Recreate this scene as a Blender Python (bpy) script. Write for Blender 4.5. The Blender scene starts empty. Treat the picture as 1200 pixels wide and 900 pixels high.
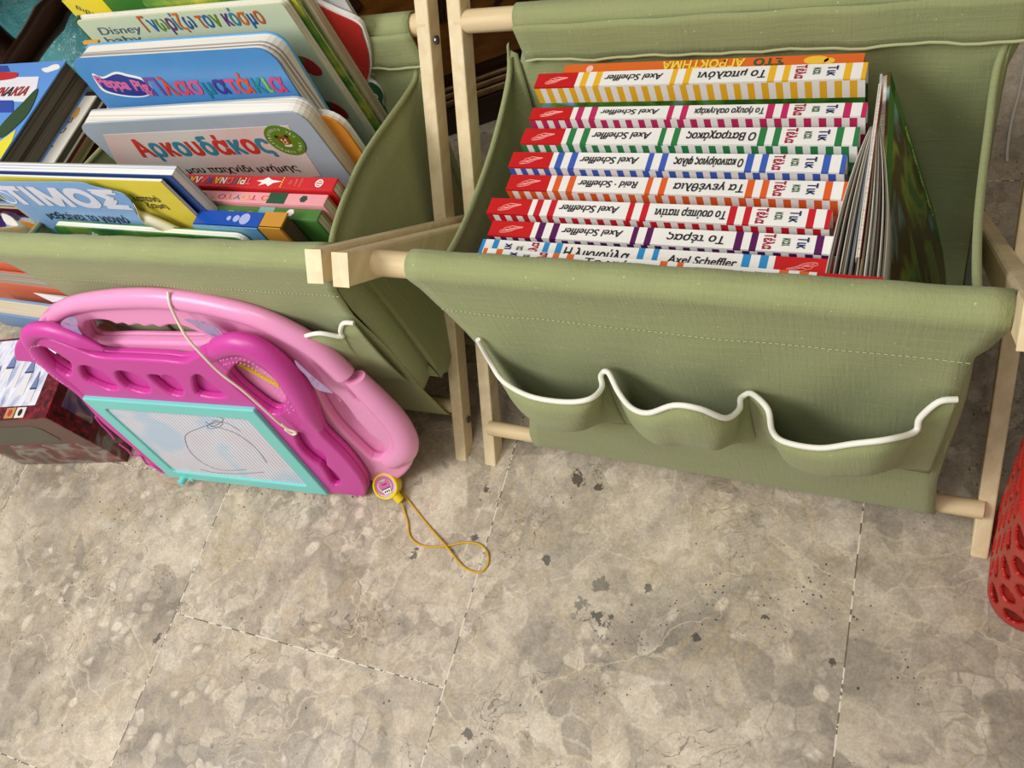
import bpy, math, random
from mathutils import Vector as V, Matrix
from mathutils import geometry as geom
random.seed(7)
sc = bpy.context.scene
COL = sc.collection

# ------------------------------------------------------------------ camera, world, lights, exposure
H = 0.75
FPX = 998.761
R = Matrix(((0.8935706320067297, -0.12498049314905224, 0.431174444914484),
            (0.30030355907513534, 0.8803404466962325, -0.36717634770976837),
            (-0.3336904224305821, 0.45758122147100583, 0.8241784562430652)))
cam_d = bpy.data.cameras.new('camera')
cam_d.sensor_fit = 'HORIZONTAL'; cam_d.sensor_width = 36.0
cam_d.lens = FPX * 36.0 / 1200.0
cam_d.clip_start = 0.01
cam = bpy.data.objects.new('camera', cam_d)
cam.matrix_world = Matrix.Translation((0, 0, H)) @ R.to_4x4()
COL.objects.link(cam); sc.camera = cam

w = bpy.data.worlds.new('room_light'); sc.world = w; w.use_nodes = True
bg = w.node_tree.nodes['Background']
bg.inputs[0].default_value = (1.0, 0.98, 0.95, 1); bg.inputs[1].default_value = 0.33

def area(name, loc, target, size, power, col):
    d = bpy.data.lights.new(name, 'AREA'); d.shape = 'RECTANGLE'; d.size = size[0]; d.size_y = size[1]
    d.energy = power; d.color = col
    o = bpy.data.objects.new(name, d); o.location = loc
    o.rotation_euler = (V(target) - V(loc)).to_track_quat('-Z', 'Y').to_euler()
    COL.objects.link(o); return o
area('window_light', (-1.1, -0.55, 1.45), (-0.35, 0.2, 0.1), (0.8, 0.8), 22.0, (1.0, 0.985, 0.955))
area('ceiling_light', (-0.15, -0.35, 2.3), (-0.2, 0.3, 0.0), (0.8, 0.8), 11.5, (1.0, 0.97, 0.92))

sc.view_settings.view_transform = 'Standard'
try: sc.view_settings.look = 'None'
except Exception: pass
sc.view_settings.exposure = 0.04; sc.view_settings.gamma = 1.0
sc.view_settings.use_curve_mapping = False

# ------------------------------------------------------------------ measuring helpers
CAMP = V((0, 0, H))
def ray(x, y): return R @ V(((x - 600) / FPX, -(y - 450) / FPX, -1.0))
def at(x, y, ax, val):
    d = ray(x, y); i = 'xyz'.index(ax)
    return CAMP + d * ((val - CAMP[i]) / d[i])
class Fr:
    """a flat frame: origin o, right u, up v, outward n"""
    def __init__(s, o, u, v):
        s.o = V(o); s.u = V(u).normalized(); v = V(v); s.v = (v - s.u * v.dot(s.u)).normalized(); s.n = s.u.cross(s.v)
    def P(s, a, b, c=0.0): return s.o + s.u * a + s.v * b + s.n * c
    def px(s, x, y, off=0.0):
        d = ray(x, y); o = s.o + s.n * off
        p = CAMP + d * ((o - CAMP).dot(s.n) / d.dot(s.n)) - s.o
        return (p.dot(s.u), p.dot(s.v))
    def sh(s, a, b, c=0.0): return Fr(s.P(a, b, c), s.u, s.v)

# ------------------------------------------------------------------ materials
def lin(h):
    h = h.lstrip('#'); o = []
    for i in (0, 2, 4):
        c = int(h[i:i+2], 16) / 255.0
        o.append(c / 12.92 if c <= 0.04045 else ((c + 0.055) / 1.055) ** 2.4)
    return (*o, 1.0)
class NT:
    def __init__(s, name):
        s.m = bpy.data.materials.new(name); s.m.use_nodes = True
        s.t = s.m.node_tree; s.b = s.t.nodes['Principled BSDF']
        s.co = s.t.nodes.new('ShaderNodeTexCoord')
    def n(s, typ, **k):
        nd = s.t.nodes.new(typ)
        for a, v in k.items(): setattr(nd, a, v)
        return nd
    def set(s, sock, v):
        if isinstance(v, bpy.types.NodeSocket): s.t.links.new(v, sock)
        else: sock.default_value = v
    def math(s, op, a, b=0.0, c=None):
        nd = s.n('ShaderNodeMath', operation=op); s.set(nd.inputs[0], a); s.set(nd.inputs[1], b)
        if c is not None: s.set(nd.inputs[2], c)
        return nd.outputs[0]
    def mix(s, f, a, b, mode='MIX'):
        nd = s.n('ShaderNodeMix', data_type='RGBA', blend_type=mode); s.set(nd.inputs[0], f); s.set(nd.inputs[6], a); s.set(nd.inputs[7], b)
        return nd.outputs[2]
    def noise(s, vec, scale, detail=3.0, rough=0.55, dist=0.0):
        nd = s.n('ShaderNodeTexNoise'); s.set(nd.inputs['Vector'], vec); nd.inputs['Scale'].default_value = scale
        nd.inputs['Detail'].default_value = detail; nd.inputs['Roughness'].default_value = rough; nd.inputs['Distortion'].default_value = dist
        return nd.outputs[0]
    def vor(s, vec, scale, feature='F1', out='Distance', rnd=1.0):
        nd = s.n('ShaderNodeTexVoronoi', feature=feature); s.set(nd.inputs['Vector'], vec); nd.inputs['Scale'].default_value = scale
        nd.inputs['Randomness'].default_value = rnd
        return nd.outputs[out]
    def ramp(s, f, stops, interp='LINEAR'):
        nd = s.n('ShaderNodeValToRGB'); s.set(nd.inputs[0], f); cr = nd.color_ramp; cr.interpolation = interp
        while len(cr.elements) > len(stops): cr.elements.remove(cr.elements[-1])
        while len(cr.elements) < len(stops): cr.elements.new(0.5)
        for e, (p, c) in zip(cr.elements, stops): e.position = p; e.color = c if not isinstance(c, (int, float)) else (c, c, c, 1)
        return nd.outputs[0]
    def scale(s, vec, sx, sy, sz, loc=(0, 0, 0), rot=(0, 0, 0)):
        nd = s.n('ShaderNodeMapping'); s.set(nd.inputs[0], vec); nd.inputs[3].default_value = (sx, sy, sz); nd.inputs[1].default_value = loc; nd.inputs[2].default_value = rot
        return nd.outputs[0]
    def bump(s, h, strength, dist=0.001):
        nd = s.n('ShaderNodeBump'); nd.inputs['Strength'].default_value = strength; nd.inputs['Distance'].default_value = dist
        s.set(nd.inputs['Height'], h); s.t.links.new(nd.outputs[0], s.b.inputs['Normal'])
    def base(s, c): s.set(s.b.inputs['Base Color'], c)
    def rough(s, r): s.set(s.b.inputs['Roughness'], r)
    def spec(s, v): s.b.inputs['Specular IOR Level'].default_value = v

_M = {}
def paint(h, rough=0.42, spec=0.4, var=0.05):
    k = (h, rough, spec)
    if k in _M: return _M[k]
    t = NT('printed_' + h.strip('#')); n = t.noise(t.co.outputs['Object'], 60, 3)
    c = lin(h); d = tuple(x * (1 - var * 2) for x in c[:3]) + (1,)
    t.base(t.mix(n, d, tuple(min(1, x * (1 + var)) for x in c[:3]) + (1,))); t.rough(rough); t.spec(spec)
    _M[k] = t.m; return t.m
def pages(h1, h2, axis=1, freq=900.0, name='page_edges'):
    k = (h1, h2, axis, freq)
    if k in _M: return _M[k]
    t = NT(name); sv = [2, 2, 2]; sv[axis] = freq
    v = t.scale(t.co.outputs['Object'], *sv)
    n = t.noise(v, 1.0, 2, 0.6)
    t.base(t.ramp(n, [(0.35, lin(h2)), (0.55, lin(h1)), (0.8, lin(h1))])); t.rough(0.7); t.spec(0.2); t.bump(n, 0.3, 0.0006)
    _M[k] = t.m; return t.m
def art(name, hs, scale=30.0, rough=0.35, thr=None):
    """printed illustration: soft patches of the given colours"""
    t = NT(name); n = t.noise(t.co.outputs['Object'], scale, 3, 0.5, 0.6)
    k = len(hs); st = [(0.3 + 0.4 * i / max(1, k - 1), lin(h)) for i, h in enumerate(hs)]
    t.base(t.ramp(n, st, 'CONSTANT' if thr else 'LINEAR')); t.rough(rough); t.spec(0.4)
    return t.m

def make_canvas(h1, h2, h3, name):
    t = NT(name); P = t.co.outputs['Object']
    big = t.noise(P, 7, 3)
    slub = t.noise(t.scale(P, 25, 300, 420), 1.0, 3, 0.6)
    slub2 = t.noise(t.scale(P, 420, 200, 30), 1.0, 3, 0.6)
    c = t.mix(slub, lin(h1), lin(h2)); c = t.mix(t.math('MULTIPLY', big, 0.5), c, lin(h3))
    spk = t.vor(P, 120); sp = t.math('LESS_THAN', spk, 0.07)
    c = t.mix(t.math('MULTIPLY', sp, 0.45), c, lin('#e2dcb4'))
    t.base(c); t.rough(0.9); t.spec(0.12)
    wv = t.math('ADD', t.math('MULTIPLY', slub, 0.7), slub2)
    fine = t.noise(P, 1300, 1)
    t.bump(t.math('ADD', wv, t.math('MULTIPLY', fine, 0.5)), 0.45, 0.0012)
    t.b.inputs['Sheen Weight'].default_value = 0.15
    return t.m
CANVAS = make_canvas('#8a9063', '#a0a677', '#98a070', 'olive_canvas')
CANVAS_IN = CANVAS
PIPE = paint('#eceae0', 0.75, 0.2)
SEAM = paint('#b3b88a', 0.9, 0.1)

def make_wood(h1, h2, name, axis=2, rough=0.5):
    t = NT(name); P = t.co.outputs['Object']
    s = [90, 90, 90]; s[axis] = 6
    g = t.noise(t.scale(P, *s), 1.0, 4, 0.6, 0.4)
    c = t.mix(t.ramp(g, [(0.3, 0.0), (0.75, 1.0)]), lin(h1), lin(h2))
    c = t.mix(t.math('MULTIPLY', t.noise(P, 14, 2), 0.35), c, lin(h2))
    t.base(c); t.rough(rough); t.spec(0.35); t.bump(g, 0.15, 0.0006)
    return t.m
BIRCH = make_wood('#efdfbb', '#d6bf94', 'birch_wood', 1)
DOWEL = make_wood('#e8d4a9', '#ccb186', 'birch_dowel', 0)
DARKWOOD = make_wood('#3a2113', '#1c0f08', 'dark_carved_wood', 0, 0.3)
STEEL = NT('screw_steel'); STEEL.b.inputs['Metallic'].default_value = 0.9; STEEL.base(STEEL.mix(STEEL.noise(STEEL.co.outputs['Object'], 300), lin('#55555a'), lin('#8d8d92'))); STEEL.rough(0.3); STEEL = STEEL.m
def plastic(h, name, rough=0.32, bumpy=0.12):
    t = NT(name); n = t.noise(t.co.outputs['Object'], 900, 1)
    c = lin(h); t.base(t.mix(t.noise(t.co.outputs['Object'], 12), tuple(x * .93 for x in c[:3]) + (1,), c)); t.rough(rough); t.spec(0.5); t.bump(n, bumpy, 0.0003)
    return t.m
MAGENTA = plastic('#cf42a2', 'magenta_plastic', 0.38)
PINK = plastic('#f09ccb', 'pink_plastic', 0.28)
TEAL = plastic('#7bd6d0', 'turquoise_plastic', 0.35)
YELLOW = plastic('#ecd01a', 'yellow_plastic', 0.3)
RED = plastic('#b8261d', 'red_plastic', 0.4)
WHITE = paint('#f1f0ec', 0.35, 0.45)
BLACK = paint('#15151a', 0.5)

# ------------------------------------------------------------------ mesh building
WL = {}
def cr(pts, n=6, closed=False):
    """Catmull-Rom through points of any dimension"""
    P = [V(p) for p in pts]; N = len(P); out = []
    rng = range(N) if closed else range(N - 1)
    for i in rng:
        if closed: a, b, c, d = P[i - 1], P[i], P[(i + 1) % N], P[(i + 2) % N]
        else: a, b, c, d = P[max(i - 1, 0)], P[i], P[i + 1], P[min(i + 2, N - 1)]
        for k in range(n):
            t = k / n
            out.append(0.5 * ((2 * b) + (c - a) * t + (2 * a - 5 * b + 4 * c - d) * t * t + (3 * b - a - 3 * c + d) * t ** 3))
    if not closed: out.append(P[-1])
    return out
class MB:
    def __init__(s): s.v = []; s.f = []; s.mi = []; s.m = []
    def mat(s, m):
        if m not in s.m: s.m.append(m)
        return s.m.index(m)
    def add(s, vs, fs, m):
        b = len(s.v); s.v += [V(p) for p in vs]; k = s.mat(m)
        for f in fs: s.f.append([b + i for i in f]); s.mi.append(k)
    def box(s, F, a, b, c, m):
        """box between ranges a, b, c in frame F"""
        vs = [F.P(x, y, z) for z in c for y in b for x in a]
        s.add(vs, [(0, 2, 3, 1), (4, 5, 7, 6), (0, 1, 5, 4), (2, 6, 7, 3), (0, 4, 6, 2), (1, 3, 7, 5)], m)
    def quad(s, p, m): s.add(p, [tuple(range(len(p)))], m)
    def grid(s, rows, m, closed=False):
        nr, nc = len(rows), len(rows[0]); vs = [p for r in rows for p in r]; fs = []
        for i in range(nr - 1):
            for j in range(nc if closed else nc - 1):
                k = (j + 1) % nc
                fs.append((i * nc + j, i * nc + k, (i + 1) * nc + k, (i + 1) * nc + j))
        s.add(vs, fs, m)
    def tube(s, path, r, m, seg=10, cap=True, flat=1.0, flatdir=None):
        P = [V(p) for p in path]; N = len(P); rows = []; up = None
        for i, p in enumerate(P):
            t = (P[min(i + 1, N - 1)] - P[max(i - 1, 0)]).normalized()
            if flatdir is not None: a = V(flatdir); a = (a - t * a.dot(t)).normalized()
            else:
                if up is None: up = V((0, 0, 1)) if abs(t.z) < 0.9 else V((1, 0, 0))
                a = (up - t * up.dot(t)).normalized(); up = a
            b = t.cross(a); rr = r[i] if isinstance(r, (list, tuple)) else r
            rows.append([p + a * (math.cos(2 * math.pi * k / seg) * rr * flat) + b * (math.sin(2 * math.pi * k / seg) * rr) for k in range(seg)])
        s.grid(rows, m, True)
        if cap:
            s.add(rows[0], [tuple(range(seg))], m); s.add(rows[-1], [tuple(reversed(range(seg)))], m)
    def curve(s, cu, F, mats, off=0.0, fit=None):
        o = bpy.data.objects.new('tmp', cu); COL.objects.link(o)
        dg = bpy.context.evaluated_depsgraph_get(); me = bpy.data.meshes.new_from_object(o.evaluated_get(dg))
        co = [v.co.copy() for v in me.vertices]
        if co:
            if fit:
                cx, cy, wd, ht, rot = fit
                x0 = min(c.x for c in co); x1 = max(c.x for c in co); y0 = min(c.y for c in co); y1 = max(c.y for c in co)
                sx = wd / max(1e-9, x1 - x0); sy = ht / max(1e-9, y1 - y0) if ht else sx
                ca, sa = math.cos(rot), math.sin(rot); q = []
                for c in co:
                    x = (c.x - (x0 + x1) / 2) * sx; y = (c.y - (y0 + y1) / 2) * sy
                    q.append((cx + x * ca - y * sa, cy + x * sa + y * ca, c.z))
            else: q = [(c.x, c.y, c.z) for c in co]
            b = len(s.v); s.v += [F.P(x, y, z + off) for x, y, z in q]
            ids = [s.mat(m) for m in mats]
            for p in me.polygons:
                s.f.append([b + i for i in p.vertices]); s.mi.append(ids[min(p.material_index, len(ids) - 1)])
        bpy.data.objects.remove(o); bpy.data.meshes.remove(me); bpy.data.curves.remove(cu)
    def plate(s, F, loops, m, top=0.0, thick=0.001, bevel=0.0, res=2):
        """flat slab with outline loops[0] and holes loops[1:], from top down to top-thick along n"""
        cu = bpy.data.curves.new('tmp', 'CURVE'); cu.dimensions = '2D'; cu.fill_mode = 'BOTH'
        for L in loops:
            sp = cu.splines.new('POLY'); sp.points.add(len(L) - 1); sp.use_cyclic_u = True
            for p, q in zip(sp.points, L): p.co = (q[0], q[1], 0, 1)
        cu.extrude = max(0.0, thick / 2 - bevel); cu.bevel_depth = bevel; cu.bevel_resolution = res; cu.offset = -bevel
        s.curve(cu, F, [m], top - thick / 2)
    def text(s, F, body, cx, cy, wd, ht, mats, off=0.0004, rot=0.0, shear=0.0, bold=0.0):
        if not isinstance(mats, (list, tuple)): mats = [mats]
        # glyph outlines may overlap, so every outer contour is filled on its own with the holes that lie inside it
        cu = bpy.data.curves.new('tmp', 'FONT'); cu.body = body; cu.shear = shear
        if len(mats) > 1:
            for m in mats: cu.materials.append(m)
            k = 0
            for i, ch in enumerate(body):
                if ch != ' ': cu.body_format[i].material_index = k % len(mats); k += 1
        o = bpy.data.objects.new('tmp', cu); COL.objects.link(o)
        dg = bpy.context.evaluated_depsgraph_get(); c2 = o.evaluated_get(dg).to_curve(dg)
        cont = []
        for sp in c2.splines:
            L = []
            if sp.type == 'BEZIER':
                bp_ = sp.bezier_points; n = len(bp_)
                for a in range(n):
                    p, q = bp_[a], bp_[(a + 1) % n]
                    straight = p.handle_right_type == 'VECTOR' and q.handle_left_type == 'VECTOR'
                    L += [V((t_.x, t_.y)) for t_ in (geom.interpolate_bezier(p.co, p.handle_right, q.handle_left, q.co, 2 if straight else 13)[:-1])]
            else: L = [V((p.co.x, p.co.y)) for p in sp.points]
            L = [p for a, p in enumerate(L) if (p - L[a - 1]).length > 1e-5]
            if len(L) < 3: continue
            ar = sum(L[a - 1].x * L[a].y - L[a].x * L[a - 1].y for a in range(len(L))) / 2
            cont.append((ar, L, sp.material_index))
        bpy.data.objects.remove(o); 
        if not cont: return
        sgn = 1 if max(cont, key=lambda c_: abs(c_[0]))[0] > 0 else -1
        def inside(pt, L):
            r_ = False
            for a in range(len(L)):
                p, q = L[a - 1], L[a]
                if (p.y > pt.y) != (q.y > pt.y) and pt.x < (q.x - p.x) * (pt.y - p.y) / (q.y - p.y) + p.x: r_ = not r_
            return r_
        xs = [p.x for c_ in cont for p in c_[1]]; ys = [p.y for c_ in cont for p in c_[1]]
        x0, x1, y0, y1 = min(xs), max(xs), min(ys), max(ys)
        sx = wd / max(1e-9, x1 - x0); sy = ht / max(1e-9, y1 - y0) if ht else sx
        ca, sa = math.cos(rot), math.sin(rot)
        d = bold * (ht or wd / max(1, len(body)) * 1.5) * 1.4
        for ar, L, mi in cont:
            if ar * sgn < 0 and any(a2 * sgn > 0 and sum(inside(p, L2) for p in L) > .8 * len(L) for a2, L2, _ in cont): continue
            holes = [h for (ah, h, _) in cont if ah * ar < 0 and abs(ah) < abs(ar) and sum(inside(p, L) for p in h) > .8 * len(h)]
            loops = [[V((p.x, p.y, 0)) for p in L]] + [[V((p.x, p.y, 0)) for p in h] for h in holes]
            tri = geom.tessellate_polygon(loops); flat_ = [p for lp_ in loops for p in lp_]
            for j, (ox, oy) in enumerate(((0, 0),) if not bold else ((-d, -d), (d, -d), (d, d), (-d, d), (0, 0))):
                vs = []
                for p in flat_:
                    x = (p.x - (x0 + x1) / 2) * sx + ox; y = (p.y - (y0 + y1) / 2) * sy + oy
                    vs.append(F.P(cx + x * ca - y * sa, cy + x * sa + y * ca, off + j * 1.5e-5))
                s.add(vs, [tuple(t_) if (flat_[t_[1]] - flat_[t_[0]]).cross(flat_[t_[2]] - flat_[t_[0]]).z > 0 else tuple(reversed(t_)) for t_ in tri], mats[min(mi, len(mats) - 1)])
    def build(s, name, parent=None, smooth=False, solid=0.0, bevel=0.0, subsurf=0):
        me = bpy.data.meshes.new(name); base = WL.get(parent, V((0, 0, 0))) if parent else V((0, 0, 0))
        me.from_pydata([p - base for p in s.v], [], s.f)
        for m in s.m: me.materials.append(m)
        me.polygons.foreach_set('material_index', s.mi)
        if smooth: me.polygons.foreach_set('use_smooth', [True] * len(me.polygons))
        me.update(); o = bpy.data.objects.new(name, me); COL.objects.link(o)
        if parent: o.parent = parent; WL[o] = base
        if solid:
            md = o.modifiers.new('thickness', 'SOLIDIFY'); md.thickness = solid; md.offset = 0
        if bevel:
            md = o.modifiers.new('bevel', 'BEVEL'); md.width = bevel; md.segments = 2; md.limit_method = 'ANGLE'; md.angle_limit = 0.7
        if subsurf:
            md = o.modifiers.new('sub', 'SUBSURF'); md.levels = subsurf; md.render_levels = subsurf
        return o
def thing(name, label, cat, loc, group=None):
    o = bpy.data.objects.new(name, None); o.empty_display_size = 0.02; COL.objects.link(o); o.location = loc
    WL[o] = V(loc); o['label'] = label; o['category'] = cat
    if group: o['group'] = group
    return o
def tag(o, label, cat, group=None):
    o['label'] = label; o['category'] = cat
    if group: o['group'] = group
    return o
def struct(o): o['kind'] = 'structure'; return o
X, Y, Z = V((1, 0, 0)), V((0, 1, 0)), V((0, 0, 1))
def ell(cx, cy, rx, ry, n=24, rot=0.0, wob=0.0):
    out = []
    for i in range(n):
        a = 2 * math.pi * i / n; k = 1 + wob * math.sin(a * 5)
        x, y = rx * k * math.cos(a), ry * k * math.sin(a)
        out.append((cx + x * math.cos(rot) - y * math.sin(rot), cy + x * math.sin(rot) + y * math.cos(rot)))
    return out
def rrect(x0, y0, x1, y1, r=(0, 0, 0, 0), n=5):
    """corner radii: bottom-left, bottom-right, top-right, top-left"""
    if not isinstance(r, (tuple, list)): r = (r,) * 4
    cs = [(x0, y0, math.pi, r[0], 1, 1), (x1, y0, 1.5 * math.pi, r[1], -1, 1), (x1, y1, 0, r[2], -1, -1), (x0, y1, .5 * math.pi, r[3], 1, -1)]
    o = []
    for cx, cy, a, rr, sx, sy in cs:
        if rr <= 0: o.append((cx, cy)); continue
        for i in range(n + 1):
            t = a + i / n * math.pi / 2; o.append((cx + sx * rr + rr * math.cos(t), cy + sy * rr + rr * math.sin(t)))
    return o

# ================================================================== THE SETTING
# floor: slabs of breccia marble, third of a metre square
t = NT('breccia_marble_floor'); P = t.co.outputs['Object']
YAW = 0.035375; TS = 0.333; s1 = at(205.7, 718.5, 'z', 0)
rp = t.scale(P, 1, 1, 1, rot=(0, 0, -YAW))
org = Matrix.Rotation(-YAW, 3, 'Z') @ s1
sep = t.n('ShaderNodeSeparateXYZ'); t.set(sep.inputs[0], rp)
u = t.math('DIVIDE', t.math('SUBTRACT', sep.outputs[0], org.x), TS)
v0 = t.math('DIVIDE', t.math('SUBTRACT', sep.outputs[1], org.y), TS)
col = t.math('FLOOR', u)
sh = t.math('ADD', t.math('MULTIPLY', t.math('GREATER_THAN', col, 0.5), 0.25), t.math('MULTIPLY', t.math('LESS_THAN', col, -0.5), 0.55))
v = t.math('ADD', v0, sh); row = t.math('FLOOR', v)
fu = t.math('FRACT', u); fv = t.math('FRACT', v)
eu = t.math('MINIMUM', fu, t.math('SUBTRACT', 1.0, fu)); ev = t.math('MINIMUM', fv, t.math('SUBTRACT', 1.0, fv))
edge = t.math('MINIMUM', eu, ev)
jit = t.math('MULTIPLY', t.noise(P, 160, 2), 0.0026)
seam = t.math('LESS_THAN', edge, t.math('ADD', jit, 0.0006))
cmb = t.n('ShaderNodeCombineXYZ'); t.set(cmb.inputs[0], col); t.set(cmb.inputs[1], row)
wn = t.n('ShaderNodeTexWhiteNoise'); t.set(wn.inputs['Vector'], cmb.outputs[0])
va = t.n('ShaderNodeVectorMath', operation='MULTIPLY_ADD'); t.set(va.inputs[0], wn.outputs['Color']); va.inputs[1].default_value = (7, 7, 7); t.set(va.inputs[2], P)
Q = va.outputs[0]
# warp so that fragments look broken, not cellular
wnz = t.n('ShaderNodeTexNoise'); t.set(wnz.inputs['Vector'], Q); wnz.inputs['Scale'].default_value = 16; wnz.inputs['Detail'].default_value = 4
wv = t.n('ShaderNodeVectorMath', operation='MULTIPLY_ADD'); t.set(wv.inputs[0], wnz.outputs['Color']); wv.inputs[1].default_value = (.045, .045, .045); t.set(wv.inputs[2], Q)
QW = wv.outputs[0]
big = t.noise(Q, 5.5, 5, 0.6, 0.8)
c = t.ramp(big, [(0.30, lin('#8c857a')), (0.45, lin('#b3aa9c')), (0.56, lin('#c8beac')), (0.72, lin('#d2cabb'))])
# yellowish clouding
yel = t.ramp(t.noise(Q, 8, 4, 0.6, 1.2), [(0.50, 0.0), (0.68, 1.0)])
c = t.mix(t.math('MULTIPLY', yel, 0.4), c, lin('#b0a282'))
# large pale fragments
vo = t.n('ShaderNodeTexVoronoi'); t.set(vo.inputs['Vector'], QW); vo.inputs['Scale'].default_value = 22
hs = t.n('ShaderNodeSeparateColor'); t.set(hs.inputs[0], vo.outputs['Color'])
d1 = t.vor(QW, 22, 'DISTANCE_TO_EDGE')
fr1 = t.math('MULTIPLY', t.math('GREATER_THAN', hs.outputs[0], 0.62), t.ramp(d1, [(0.06, 0.0), (0.12, 1.0)]))
c = t.mix(t.math('MULTIPLY', fr1, 0.75), c, t.ramp(hs.outputs[1], [(0.0, lin('#8d8477')), (0.4, lin('#bfb5a4')), (1.0, lin('#d3cdbf'))]))
# small pebbles
vo2 = t.n('ShaderNodeTexVoronoi'); t.set(vo2.inputs['Vector'], QW); vo2.inputs['Scale'].default_value = 62
hs2 = t.n('ShaderNodeSeparateColor'); t.set(hs2.inputs[0], vo2.outputs['Color'])
zone = t.ramp(t.noise(Q, 9, 3, 0.6), [(0.42, 0.0), (0.60, 1.0)])
c = t.mix(t.math('MULTIPLY', zone, 0.45), c, lin('#857c6f'))
fr2 = t.math('MULTIPLY', t.math('MULTIPLY', t.math('GREATER_THAN', hs2.outputs[0], 0.5), t.ramp(vo2.outputs['Distance'], [(0.32, 1.0), (0.5, 0.0)])), zone)
c = t.mix(t.math('MULTIPLY', fr2, 0.85), c, t.ramp(hs2.outputs[1], [(0.0, lin('#958b7d')), (0.5, lin('#c4baa9')), (1.0, lin('#dcd5c7'))]))
# middle-sized fragments of mixed greys and beiges
vo3 = t.n('ShaderNodeTexVoronoi'); t.set(vo3.inputs['Vector'], QW); vo3.inputs['Scale'].default_value = 46
hs3 = t.n('ShaderNodeSeparateColor'); t.set(hs3.inputs[0], vo3.outputs['Color'])
zone3 = t.ramp(t.noise(Q, 7, 3, 0.6), [(0.40, 0.15), (0.60, 1.0)])
fr3 = t.math('MULTIPLY', t.math('MULTIPLY', t.math('GREATER_THAN', hs3.outputs[0], 0.35), t.ramp(t.vor(QW, 46, 'DISTANCE_TO_EDGE'), [(0.02, 0.0), (0.07, 1.0)])), zone3)
c = t.mix(t.math('MULTIPLY', fr3, 0.72), c, t.ramp(hs3.outputs[1], [(0.0, lin('#8d8577')), (0.35, lin('#aba08e')), (0.7, lin('#bfb4a2')), (1.0, lin('#cfc7b8'))]))
yv = t.ramp(t.math('ABSOLUTE', t.math('SUBTRACT', t.noise(QW, 4.2, 5, 0.65, 1.4), 0.52)), [(0.0, 1.0), (0.02, 0.0)])
c = t.mix(t.math('MULTIPLY', yv, 0.3), c, lin('#b5a173'))
# cracks and stylolites
cr1 = t.noise(QW, 9, 5, 0.62, 1.0); cl = t.math('ABSOLUTE', t.math('SUBTRACT', cr1, 0.5))
crack = t.math('MULTIPLY', t.math('LESS_THAN', cl, 0.0028), t.ramp(t.noise(Q, 14, 3), [(0.5, 0.0), (0.58, 1.0)]))
c = t.mix(t.math('MULTIPLY', crack, 0.6), c, lin('#544a3c'))
d3 = t.vor(QW, 34, 'DISTANCE_TO_EDGE')
c = t.mix(t.math('MULTIPLY', t.math('LESS_THAN', d3, 0.02), t.math('MULTIPLY', zone, 0.35)), c, lin('#857659'))
pale = t.math('MULTIPLY', t.math('LESS_THAN', t.math('ABSOLUTE', t.math('SUBTRACT', t.noise(QW, 5, 4, 0.6, 0.6), 0.47)), 0.004), 0.35)
c = t.mix(pale, c, lin('#d8cfb8'))
# fine mottling and dark pits
c = t.mix(0.42, c, t.ramp(t.noise(Q, 70, 8, 0.8, 0.5), [(0.32, lin('#6b6458')), (0.5, lin('#b5ada0')), (0.68, lin('#e0dacf'))]), 'OVERLAY')
c = t.mix(0.22, c, t.ramp(t.noise(Q, 420, 3, 0.7), [(0.35, lin('#7a7266')), (0.5, lin('#b8b0a4')), (0.65, lin('#e2dcd2'))]), 'OVERLAY')
pz = t.ramp(t.noise(Q, 11, 3, 0.6), [(0.45, 0.0), (0.62, 1.0)])
pit = t.math('MULTIPLY', t.math('LESS_THAN', t.math('ADD', t.vor(Q, 170), t.math('MULTIPLY', t.noise(Q, 500, 2), 0.2)), t.math('MULTIPLY', pz, 0.25)), 1.0)
c = t.mix(t.math('MULTIPLY', pit, 0.85), c, lin('#2b2621'))
pit2 = t.math('LESS_THAN', t.math('ADD', t.vor(Q, 42), t.math('MULTIPLY', t.noise(Q, 300, 3, 0.7), 0.16)), 0.125)
c = t.mix(t.math('MULTIPLY', pit2, 0.85), c, lin('#262320'))
# the dark inclusions that can be found in the photograph's slabs
for (bx, by, rad, dk) in ((703, 730, .0125, '#35332f'), (680, 712, .010, '#6f6a60'), (676, 560, .010, '#2a2723'), (700, 571, .006, '#2a2723'), (571, 573, .006, '#2c2a26'), (488, 649, .007, '#302d28'), (640, 655, .006, '#38342e'), (548, 860, .007, '#3a3328'), (705, 685, .009, '#6b6558'), (897, 722, .004, '#28251f'), (976, 775, .005, '#28251f'), (186, 747, .007, '#35312b'), (557, 630, .005, '#38342e'), (816, 747, .004, '#2a2723'), (760, 690, .006, '#4a443a')):
    p0 = at(bx, by, 'z', 0)
    dm = t.n('ShaderNodeVectorMath', operation='DISTANCE'); t.set(dm.inputs[0], P); dm.inputs[1].default_value = p0
    f = t.math('LESS_THAN', t.math('ADD', dm.outputs['Value'], t.math('MULTIPLY', t.math('SUBTRACT', t.noise(P, 85, 5, 0.75, 0.6), 0.5), rad * 4.2)), rad * 0.62)
    c = t.mix(t.math('MULTIPLY', f, 0.8), c, lin(dk))
tint = t.math('SUBTRACT', t.math('MULTIPLY', t.math('SUBTRACT', wn.outputs['Value'], 0.5), 0.10), t.math('MULTIPLY', t.math('GREATER_THAN', col, 1.5), 0.14))  # right-hand slabs darker: their own tone plus light falloff painted in
hv = t.n('ShaderNodeHueSaturation'); hv.inputs['Saturation'].default_value = .88; t.set(hv.inputs['Value'], t.math('ADD', 1.05, tint)); t.set(hv.inputs['Color'], c)
c = t.mix(seam, hv.outputs[0], t.mix(t.math('GREATER_THAN', t.noise(P, 90, 2), 0.5), lin('#6a6051'), lin('#d8d0bd')))
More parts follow.
